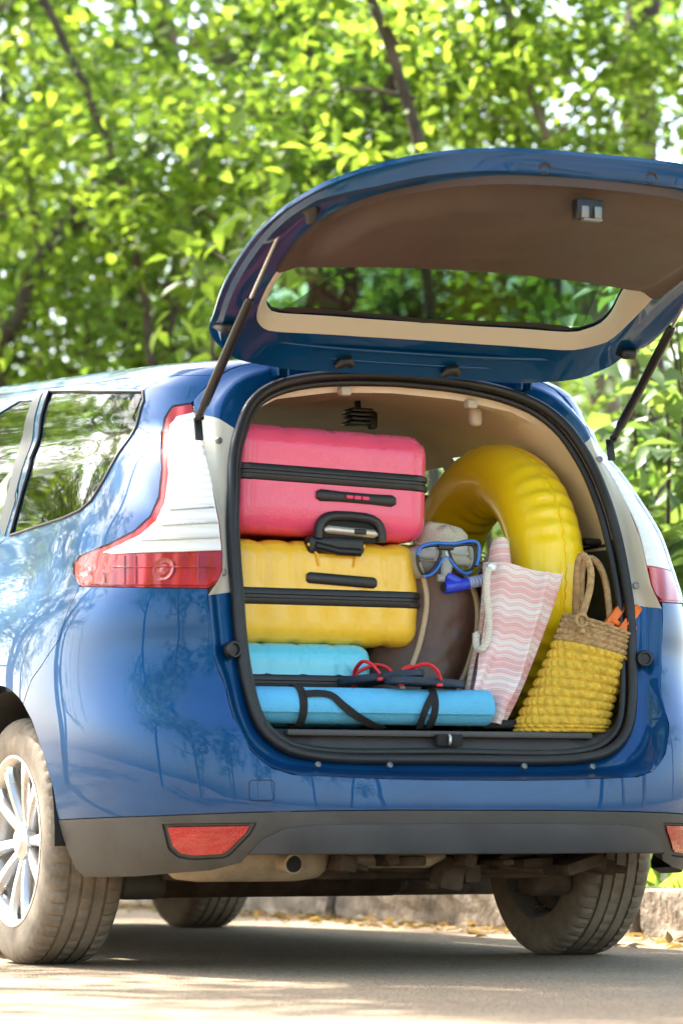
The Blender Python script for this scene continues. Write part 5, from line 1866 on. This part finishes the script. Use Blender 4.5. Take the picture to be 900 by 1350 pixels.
for (pa_, pb_, dd, tw, lab) in (((796, 826), (804, 796), -.722, 55, 'orange rubber sandal in the straw basket, next to the handles'), ((816, 830), (824, 800), -.736, 60, 'orange rubber sandal in the straw basket, next to the boot seal')):
    A_ = atY(pa_[0] - 18, pa_[1] + 18, dd); B_ = atY(pb_[0] + 13, pb_[1] - 4, dd)
    ax = Vector(B_ - A_).normalized()
    side = Vector((0.55, 1, 0.2)); side = (side - ax * side.dot(ax)).normalized()
    nz_ = side.cross(ax)
    E_ = empty('sandal', B_ - np.array(ax) * .10, lab, 'sandal', 'orange sandals in the basket')
    E_.rotation_euler = Matrix((side, ax, nz_)).transposed().to_euler()
    V, F = sole_mesh(.20, .072, .022)
    mesh_obj('sole', V, F, M_ORNG, E_, True, sharp=45)
    tube('strap', spline([(-.036, .03, .010), (-.03, .035, .030), (0, .04, .042), (.03, .035, .030), (.036, .03, .010)], 20), .007, M_ORNG, E_, 8, flat=.5)
# black pouch beside the mat end
V, F = rbox((0, 0, .012), (.055, .04, .012), .010, (4, 4, 3))
po = mesh_obj('black_pouch', V, F, pm('black_nylon', (.015, .015, .016), .7, bump=.4, bscale=90))
pc = atY(655, 958, -.70); po.location = (float(pc[0]), -.69, FLOOR)
tag(po, 'flat black nylon pouch on the boot floor under the beach bag', 'pouch')
# ================================================================== TREES
def leaf_mat(name, refl, trans, vary=.5, mixf=.60):
    m = bpy.data.materials.new(name)
    m.use_nodes = True
    t = m.node_tree
    t.nodes.clear()
    out = N(t, 'ShaderNodeOutputMaterial')
    geo = N(t, 'ShaderNodeNewGeometry')
    def tint(c):
        r = ramp(t, [(0, tuple(q * (1 - vary) for q in c)), (.55, c), (1, (min(1, c[0] * (1 + vary * 1.5)), min(1, c[1] * (1 + vary)), c[2] * (1 + vary * .6)))])
        t.links.new(geo.outputs['Random Per Island'], r.inputs['Fac'])
        return r
    r1, r2 = tint(refl), tint(trans)
    d = N(t, 'ShaderNodeBsdfPrincipled'); d.inputs['Roughness'].default_value = .45; d.inputs['Specular IOR Level'].default_value = .4
    t.links.new(r1.outputs[0], d.inputs['Base Color'])
    tr = N(t, 'ShaderNodeBsdfTranslucent'); t.links.new(r2.outputs[0], tr.inputs['Color'])
    mx = N(t, 'ShaderNodeMixShader'); mx.inputs[0].default_value = mixf
    t.links.new(d.outputs[0], mx.inputs[1]); t.links.new(tr.outputs[0], mx.inputs[2])
    t.links.new(mx.outputs[0], out.inputs[0])
    return m
M_LEAF1 = leaf_mat('fresh_green_leaf', (.085, .165, .022), (.31, .47, .045))
M_LEAF2 = leaf_mat('deep_green_leaf', (.065, .14, .024), (.19, .35, .04))
M_LEAF3 = leaf_mat('soft_green_leaf', (.115, .20, .06), (.22, .34, .06), .3, .4)
M_BARK = pm('dark_bark', (.075, .055, .040), .95, vary=.45, vscale=9, bump=.9, bscale=22)
M_BARKP = pm('pale_bark', (.20, .155, .105), .95, vary=.4, vscale=9, bump=.9, bscale=22)
LEAF_V = np.array([(0, 0, 0), (-.30, .38, .10), (0, .42, 0), (.30, .38, .10), (-.17, .74, .05), (0, .74, -.02), (.17, .74, .05), (0, 1.05, -.10)])
LEAF_F = np.array([(0, 2, 1), (0, 3, 2), (1, 2, 4), (2, 5, 4), (2, 3, 5), (3, 6, 5), (4, 5, 7), (5, 6, 7)])
def leaf_cloud(name, pts, dirs, sizes, mat, rg, flat=.5):
    n = len(pts)
    d = np.asarray(dirs, float); d /= np.linalg.norm(d, axis=1, keepdims=True) + 1e-9
    up = rg.normal(0, flat, (n, 3)) + np.array([0, 0, 1.0])
    s = np.cross(d, up); s /= np.linalg.norm(s, axis=1, keepdims=True) + 1e-9
    u = np.cross(s, d)
    L = LEAF_V[None] * np.asarray(sizes)[:, None, None]
    wid = rg.uniform(.8, 1.2, (n, 1))
    V = np.asarray(pts)[:, None] + L[:, :, 0:1] * wid[:, None] * s[:, None] + L[:, :, 1:2] * d[:, None] + L[:, :, 2:3] * u[:, None]
    V = V.reshape(-1, 3)
    F = (LEAF_F[None] + (np.arange(n) * 8)[:, None, None]).reshape(-1)
    me = bpy.data.meshes.new(name)
    me.vertices.add(len(V)); me.vertices.foreach_set('co', V.astype(np.float32).ravel())
    nf = n * 8
    me.loops.add(nf * 3); me.loops.foreach_set('vertex_index', F.astype(np.int32))
    me.polygons.add(nf); me.polygons.foreach_set('loop_start', np.arange(0, nf * 3, 3, dtype=np.int32)); me.polygons.foreach_set('loop_total', np.full(nf, 3, np.int32))
    me.polygons.foreach_set('use_smooth', np.ones(nf, bool))
    me.materials.append(mat)
    me.update(calc_edges=True)
    me.validate()
    return me
def wander(p0, d0, length, n, rg, wob=.25, grav=0.0):
    p = [np.array(p0, float)]; d = np.array(d0, float); d /= np.linalg.norm(d)
    for i in range(n):
        d = d + rg.normal(0, wob, 3) * .5 + np.array([0, 0, grav])
        d /= np.linalg.norm(d)
        p.append(p[-1] + d * length / n)
    return np.array(p)
def make_tree(seed, H, trunk_r, crown0, reach, nl, per, lsize, mat, bark, lean=(0, 0), twigs=5):
    """returns (wood mesh, leaf mesh); trunk, limbs and twigs with leaves strung along the twigs"""
    rg = np.random.default_rng(seed)
    WV, WF = [], []
    def add(path, r0, r1, seg=7):
        r = np.linspace(r0, r1, len(path))
        v, f = tube_data(path, r, seg, cap=False)
        b = len(WV); WV.extend(v); WF.extend([tuple(i + b for i in q) for q in f])
    tr = wander((0, 0, -.2), (lean[0], lean[1], 1), H * .95, 16, rg, .10, .03)
    add(tr, trunk_r * 1.15, trunk_r * .18, 10)
    P, D = [], []
    for k in range(nl):
        f = crown0 + (1 - crown0) * ((k + rg.uniform(0, .8)) / nl)
        q = f * (len(tr) - 1); i = min(int(q), len(tr) - 2)
        b = tr[i] + (tr[i + 1] - tr[i]) * (q - i)
        az = rg.uniform(0, 2 * math.pi)
        Ln = reach * (1.05 - .55 * f) * rg.uniform(.75, 1.2)
        limb = wander(b, (math.cos(az), math.sin(az), rg.uniform(.05, .8)), Ln, 8, rg, .28, .01)
        r0 = trunk_r * (1 - f * .8) * .42
        add(limb, r0, .006, 6)
        for j in range(twigs):
            q = rg.uniform(.25, 1) * 7; i = min(int(q), 7 - 1)
            b2 = limb[i] + (limb[i + 1] - limb[i]) * (q - i)
            dd = rg.normal(0, 1, 3) * np.array([1, 1, .55]) + (limb[i + 1] - limb[i]) * .8
            tw = wander(b2, dd, Ln * rg.uniform(.22, .5), 6, rg, .3, -.03)
            add(tw, .009, .003, 4)
            n = per
            u = rg.uniform(.1, 1, n) * 5.99
            ii = u.astype(int)
            base = tw[ii] + (tw[ii + 1] - tw[ii]) * (u - ii)[:, None]
            P.append(base + rg.normal(0, .13, (n, 3)))
            dv = rg.normal(0, 1, (n, 3)) * np.array([1, 1, .45]) + np.array([0, 0, -.45])
            D.append(dv)
    P = np.concatenate(P); D = np.concatenate(D)
    lm = leaf_cloud('crown', P, D, rg.uniform(.65, 1.25, len(P)) * lsize, mat, rg)
    wm = bpy.data.meshes.new('trunk')
    wm.from_pydata([tuple(map(float, v)) for v in WV], [], WF)
    wm.materials.append(bark)
    wm.polygons.foreach_set('use_smooth', [True] * len(wm.polygons))
    return wm, lm
TREES = [make_tree(11, 10.5, .12, .22, 4.0, 26, 84, .105, M_LEAF1, M_BARK, (.12, .05), 7),
         make_tree(23, 11.5, .14, .20, 4.3, 28, 80, .108, M_LEAF1, M_BARKP, (-.10, .08), 7),
         make_tree(37, 9.5, .10, .24, 3.6, 26, 84, .102, M_LEAF2, M_BARK, (.05, -.12), 7),
         make_tree(51, 8.5, .075, .26, 3.0, 18, 64, .110, M_LEAF2, M_BARK, (.16, .0), 6)]
def gpos(px, d):
    """ground point under a pixel column at horizontal distance d from the camera"""
    az = YAW + math.atan((px - 450) / FPX)
    return np.array([CAM[0] + d * math.sin(az), CAM[1] + d * math.cos(az)])
def put_tree(kind, xy, rot, sc, label, group, name='broadleaf_tree'):
    wm, lm = TREES[kind]
    z = verge_z(xy[0], xy[1]) if xy[0] > KX + .2 else 0.0
    E_ = empty(name, (xy[0], xy[1], z), label, 'tree', group)
    E_.rotation_euler = (0, 0, rot); E_.scale = (sc, sc, sc)
    link(bpy.data.objects.new('trunk', wm), E_); link(bpy.data.objects.new('crown', lm), E_)
    return E_
G_W = 'trees in the wood behind the car'
L_W = 'leafy broadleaf tree in the sunlit wood behind the car'
rt = random.Random(8)
spots = [(-520, 19.5), (-260, 21.5), (60, 22.0), (-90, 25.0), (220, 27), (-360, 29), (330, 19.8), (60, 33),
         (420, 34), (700, 50), (930, 47), (560, 56), (820, 60), (300, 52), (100, 48), (1150, 27)]
SCL = [1, 1, 1, 1, 1, 1, .72, 1, .85, .85, .8, .9, .9, .9, .9, .9]
KINDL = ['broadleaf tree with dark trunk', 'tall broadleaf tree with pale trunk', 'deep green broadleaf tree', 'slim dark green tree']
for i, (px, d) in enumerate(spots):
    put_tree(i % 4, gpos(px, d), rt.uniform(0, 6.28), SCL[i], KINDL[i % 4] + (' at the sunlit edge of the wood behind the car' if d < 22 else ' standing deep in the wood behind the car'), G_W)
# the same wood goes on along the right side of the road, out of the picture
for i, (x, y) in enumerate([(6.6, -5.0), (7.0, -9.5), (5.0, -14), (11.5, -3), (10, -10), (5.2, -20)]):
    put_tree((i + 1) % 4, (x, y), rt.uniform(0, 6.28), 1.0, KINDL[(i + 1) % 4] + ' on the kerb side, behind the tail of the car', G_W)
# trees on the open side of the road and behind the photographer
for i, (x, y) in enumerate([(-9.5, -2), (-10.5, -8), (-9, -15), (-3.5, -19), (2.5, -23), (-14, -22), (-15, -12), (-8, -24), (-6.5, 13.5), (-8.5, 18), (-6, 23), (-11, 22), (-8, 30), (-12, 13), ]):
    put_tree(i % 4, (x, y), rt.uniform(0, 6.28), rt.uniform(1.0, 1.25), KINDL[i % 4] + ' across the road from the wood', 'trees across the road')
# a tree across the road whose bough reaches over the car and shades the ground behind it
def bough_tree():
    rg = np.random.default_rng(77)
    E_ = empty('overhanging_tree', (-5.4, 5.2, 0), 'tree across the road with a bough reaching over the car', 'tree', 'trees across the road')
    o = np.array(E_.location)
    tr = spline([(-5.4, 5.2, -.2), (-5.2, 5.1, 2.5), (-4.6, 4.7, 4.8), (-3.4, 3.9, 6.2), (-1.9, 2.9, 6.6), (-.8, 2.3, 6.5)], 50) - o
    V, F = tube_data(tr, np.linspace(.15, .02, 50), 10)
    mesh_obj('trunk', V, F, M_BARK, E_)
    c = np.array([-1.85, 2.85, 6.4]) - o
    q = rg.normal(0, 1, (5200, 3)); q /= np.linalg.norm(q, axis=1, keepdims=True)
    q *= rg.uniform(0, 1, (5200, 1)) ** (1 / 2.2)
    clump = rg.normal(0, .55, (70, 3)) * np.array([1.0, .6, .45])
    P = np.where(rg.uniform(0, 1, (5200, 1)) < .35, q * np.array([1.35, .85, .5]), clump[rg.integers(0, 70, 5200)] * 1.15 + q * .33) + c
    P2 = np.array([-2.95, 4.4, 6.2]) - o + np.repeat(rg.normal(0, .55, (16, 3)) * np.array([1, 1, .5]), 32, 0) + rg.normal(0, .14, (512, 3))
    P[:512] = P2
    D = rg.normal(0, 1, (5200, 3)) * np.array([1, 1, .45]) + np.array([0, 0, -.4])
    link(bpy.data.objects.new('crown', leaf_cloud('crown', P, D, rg.uniform(.7, 1.25, 5200) * .125, M_LEAF1, rg)), E_)
bough_tree()
# single stems one can tell apart against the leaves
def stem(name, label, pts, d, r0, r1, bark, forks=()):
    """traced stem standing at distance d: pixels -> points on the vertical plane there; foot carried to the ground"""
    def P(px, py):
        C, dd = ray(px, py)
        return C + dd * (d / math.hypot(dd[0], dd[1]))
    path = [P(*p) for p in pts]
    foot = path[0].copy(); foot[:2] = path[0][:2] + (path[0][:2] - path[1][:2]) * .6
    foot[2] = verge_z(foot[0], foot[1]) - .1
    path = np.array([foot] + path)
    top_ = path[-1] + (path[-1] - path[-2]) * 1.2
    path = spline(list(path) + [top_], 40)
    path = path + np.cumsum(np.random.default_rng(len(label)).normal(0, .006, path.shape), 0) * np.array([1, 1, 0])
    E_ = empty(name, path[0] + np.array([0, 0, .1]), label, 'tree')
    o = np.array(E_.location)
    V, F = tube_data(path - o, np.linspace(r0, r1, 40), 10, cap=True)
    mesh_obj('trunk', V, F, bark, E_)
    rg = np.random.default_rng(len(pts) + int(d * 10))
    for fk in forks:
        q = spline([P(*p) for p in fk], 24) - o
        V, F = tube_data(q, np.linspace(max(.009, r1 * .45), .005, 24), 7)
        mesh_obj('limb', V, F, bark, E_)
    # leafy twigs hanging off the upper stem and the limbs
    pts_, dirs_ = [], []
    src = [path - o] + [spline([P(*p) for p in fk], 24) - o for fk in forks]
    for s_ in src:
        for k in range(14):
            b = s_[int(rg.uniform(.45, 1) * (len(s_) - 1))]
            tw = wander(b, rg.normal(0, 1, 3) * np.array([1, 1, .5]), rg.uniform(.5, 1.1), 6, rg, .3, -.03)
            n = 26
            u = rg.uniform(.2, 1, n) * 5.99; ii = u.astype(int)
            pts_.append(tw[ii] + (tw[ii + 1] - tw[ii]) * (u - ii)[:, None] + rg.normal(0, .08, (n, 3)))
            dirs_.append(rg.normal(0, 1, (n, 3)) * np.array([1, 1, .45]) + np.array([0, 0, -.4]))
    pp = np.concatenate(pts_)
    lm = leaf_cloud('crown', pp, np.concatenate(dirs_), rg.uniform(.7, 1.2, len(pp)) * .095, M_LEAF1, rg)
    link(bpy.data.objects.new('crown', lm), E_)
    return E_
stem('leaning_tree', 'dark leaning trunk with a long branch beyond the car roof', [(0, 500), (25, 440), (60, 350), (105, 285)], 20.0, .085, .055, M_BARK, [[(105, 285), (150, 235), (185, 205), (230, 170)], [(95, 300), (160, 265), (250, 238), (370, 240)], [(60, 350), (40, 250), (30, 120)]])
stem('slender_tree', 'slender dark stem rising behind the raised tailgate', [(575, 330), (565, 200), (548, 130), (525, 60), (503, -10)], 16.5, .036, .026, M_BARK, [[(548, 130), (480, 118), (400, 125), (330, 150)], [(525, 60), (500, 20), (470, 0)]])
stem('thick_tree', 'thick pale trunk leaning behind the raised tailgate edge', [(420, 300), (395, 230), (360, 165), (310, 110)], 22.0, .125, .10, M_BARKP, [[(395, 230), (430, 150), (440, 60)]])
stem('grey_tree', 'upright grey trunk half hidden by leaves beside the leaning branch', [(270, 420), (265, 330), (255, 230), (235, 120)], 25.0, .10, .085, M_BARKP)
stem('curved_tree', 'pale curved stem among thin crossing branches', [(725, 300), (715, 185), (690, 110), (672, 40), (655, -20)], 19.0, .032, .022, M_BARKP, [[(725, 190), (700, 130), (720, 60), (740, 0)], [(860, 70), (780, 85), (700, 110), (600, 140)], [(712, 185), (760, 170), (790, 195)], [(716, 190), (690, 170), (640, 150), (610, 120)], [(720, 190), (800, 100), (830, -10)], [(690, 110), (655, 60), (640, 0)], [(793, 195), (820, 110), (832, 0)]])
stem('old_tree', 'stout old trunk rising behind the right end of the tailgate', [(845, 400), (838, 200), (836, 110), (840, 0)], 24.0, .145, .12, M_BARK, [[(836, 110), (870, 60), (900, 40)]])
stem('short_tree', 'stout pale trunk seen between the tailgate and the gas strut', [(800, 620), (797, 540), (793, 480), (785, 400)], 17.0, .085, .07, M_BARKP)
stem('thin_tree', 'thin dark stem forking among the leaves above the roof', [(205, 470), (190, 360), (170, 240), (120, 120)], 19.0, .034, .022, M_BARK, [[(190, 360), (120, 300), (60, 290)], [(170, 240), (230, 150), (250, 40)], [(180, 300), (230, 262), (310, 250)]])
stem('forked_tree', 'forked thin tree with crossing twigs over the gate', [(640, 330), (625, 220), (600, 150), (590, 60)], 21.0, .036, .024, M_BARKP, [[(625, 220), (680, 140), (700, 40)], [(600, 150), (560, 90), (530, 30)], [(610, 190), (700, 180), (800, 200)], [(600, 120), (660, 60), (760, 30)]])
# overhanging bough with larger leaves near the gate's left shoulder
def bough(name, label, root, path_px, d, lsize, nleaf, mat, spread=.22, cat='tree', seed=1, r0=.02):
    rg = np.random.default_rng(seed)
    def P(px, py, dd_):
        C, dd = ray(px, py)
        return C + dd * (dd_ / math.hypot(dd[0], dd[1]))
    E_ = empty(name, (root[0], root[1], verge_z(*root)), label, cat)
    o = np.array(E_.location)
    wood, pts_, dirs_ = [], [], []
    for br in path_px:
        tip = [P(px, py, d + rg.uniform(-.4, .4)) for px, py in br]
        start = np.array([root[0], root[1], verge_z(*root) - .1])
        mid_ = start + (tip[0] - start) * .5 + np.array([0, 0, .35])
        pth = spline([start, mid_] + tip, 40) - o
        V, F = tube_data(pth, np.linspace(r0, .004, 40), 7)
        mesh_obj('stem', V, F, M_BARK, E_)
        k0 = 16
        for k in range(nleaf):
            q = pth[int(rg.integers(k0, 40))]
            dv = rg.normal(0, 1, 3)
            pts_.append(q + rg.normal(0, spread, 3)); dirs_.append(np.array([dv[0] - .35, dv[1] - .2, dv[2] * .4 - .55]))
    lm = leaf_cloud('crown', np.array(pts_), np.array(dirs_), rg.uniform(.65, 1.25, len(pts_)) * lsize, mat, rg, .35)
    link(bpy.data.objects.new('crown', lm), E_)
    return E_
bough('hanging_sapling', 'sapling with bright leaves drooping beside the gate shoulder', gpos(330, 16.5) + np.array([.3, 0]), [[(280, 470), (320, 330), (300, 290)], [(300, 440), (330, 340), (350, 250)], [(310, 460), (290, 400), (262, 430)], [(330, 400), (280, 330), (240, 300)]], 15.2, .135, 70, M_LEAF1, .16, seed=3)
bough('big_leaf_shrub', 'large leaved green shrub by the kerb right of the car', gpos(885, 13.0) + np.array([.15, .1]), [[(850, 900), (850, 640), (820, 540)], [(880, 800), (880, 560), (860, 480)], [(900, 900), (910, 640), (890, 420)], [(860, 950), (870, 760), (900, 700)], [(920, 700), (930, 500), (950, 350)], [(840, 700), (835, 560), (800, 560)], [(900, 560), (880, 440), (840, 400)], [(960, 800), (960, 560), (900, 560)], [(980, 900), (990, 760), (930, 740)]], 12.9, .150, 95, M_LEAF3, .20, 'shrub', seed=5)
bough('wayside_shrub', 'darker leafy shrub deeper in the wood beyond the kerb', gpos(880, 15.5), [[(840, 1000), (840, 800), (860, 700)], [(900, 1000), (890, 850), (900, 760)], [(880, 950), (900, 700), (870, 600)], [(820, 900), (830, 700), (800, 600)], [(940, 900), (940, 700), (930, 500)]], 15.3, .14, 110, M_LEAF2, .3, 'shrub', seed=6)
bough('kerbside_shrub', 'low leafy shrub behind the kerb seen under the car', gpos(560, 17.0), [[(520, 1040), (500, 960), (470, 900)], [(600, 1050), (620, 960), (650, 900)], [(560, 1040), (560, 930), (560, 860)]], 16.9, .13, 90, M_LEAF2, .3, 'shrub', seed=9)
bough('far_shrub', 'low leafy shrub growing beyond the kerb ahead of the car', gpos(300, 20.0), [[(240, 1040), (220, 960), (190, 900)], [(360, 1050), (370, 960), (390, 900)], [(300, 1040), (300, 930), (300, 860)]], 19.8, .13, 90, M_LEAF2, .3, 'shrub', seed=10)
# ---- leaf litter and grass along the kerb
rg = np.random.default_rng(21)
n = 5200
lx = KX + .12 + np.abs(rg.normal(0, 1.2, n)); ly = rg.uniform(-3, 16, n)
on_road = rg.uniform(0, 1, n) < .3
lx = np.where(on_road, KX - np.abs(rg.normal(0, .22, n)), lx)
lz = np.where(on_road, .006, [verge_z(a_, b_) + .012 for a_, b_ in zip(lx, ly)])
M_LIT = leaf_mat('dry_fallen_leaf', (.30, .20, .09), (.18, .12, .03), .5)
dirs = np.stack([rg.normal(0, 1, n), rg.normal(0, 1, n), rg.normal(0, .12, n)], -1)
lit = link(bpy.data.objects.new('leaf_litter', leaf_cloud('leaf_litter', np.stack([lx, ly, lz], -1), dirs, rg.uniform(.03, .075, n), M_LIT, rg, .2)))
tag(lit, 'dry fallen leaves scattered along the kerb and verge', 'leaves', kind='stuff')
n = 2600
gx = KX + .18 + np.abs(rg.normal(0, .7, n)); gy = rg.uniform(-3, 16, n)
gpts = np.stack([gx, gy, [verge_z(a_, b_) - .01 for a_, b_ in zip(gx, gy)]], -1)
gd = np.stack([rg.normal(0, .5, n), rg.normal(0, .5, n), np.ones(n)], -1)
gme = leaf_cloud('grass', gpts, gd, rg.uniform(.06, .16, n), M_LEAF1, rg, 1.0)
gr_ = link(bpy.data.objects.new('grass', gme)); tag(gr_, 'short grass and weeds growing behind the kerb', 'grass', kind='stuff')
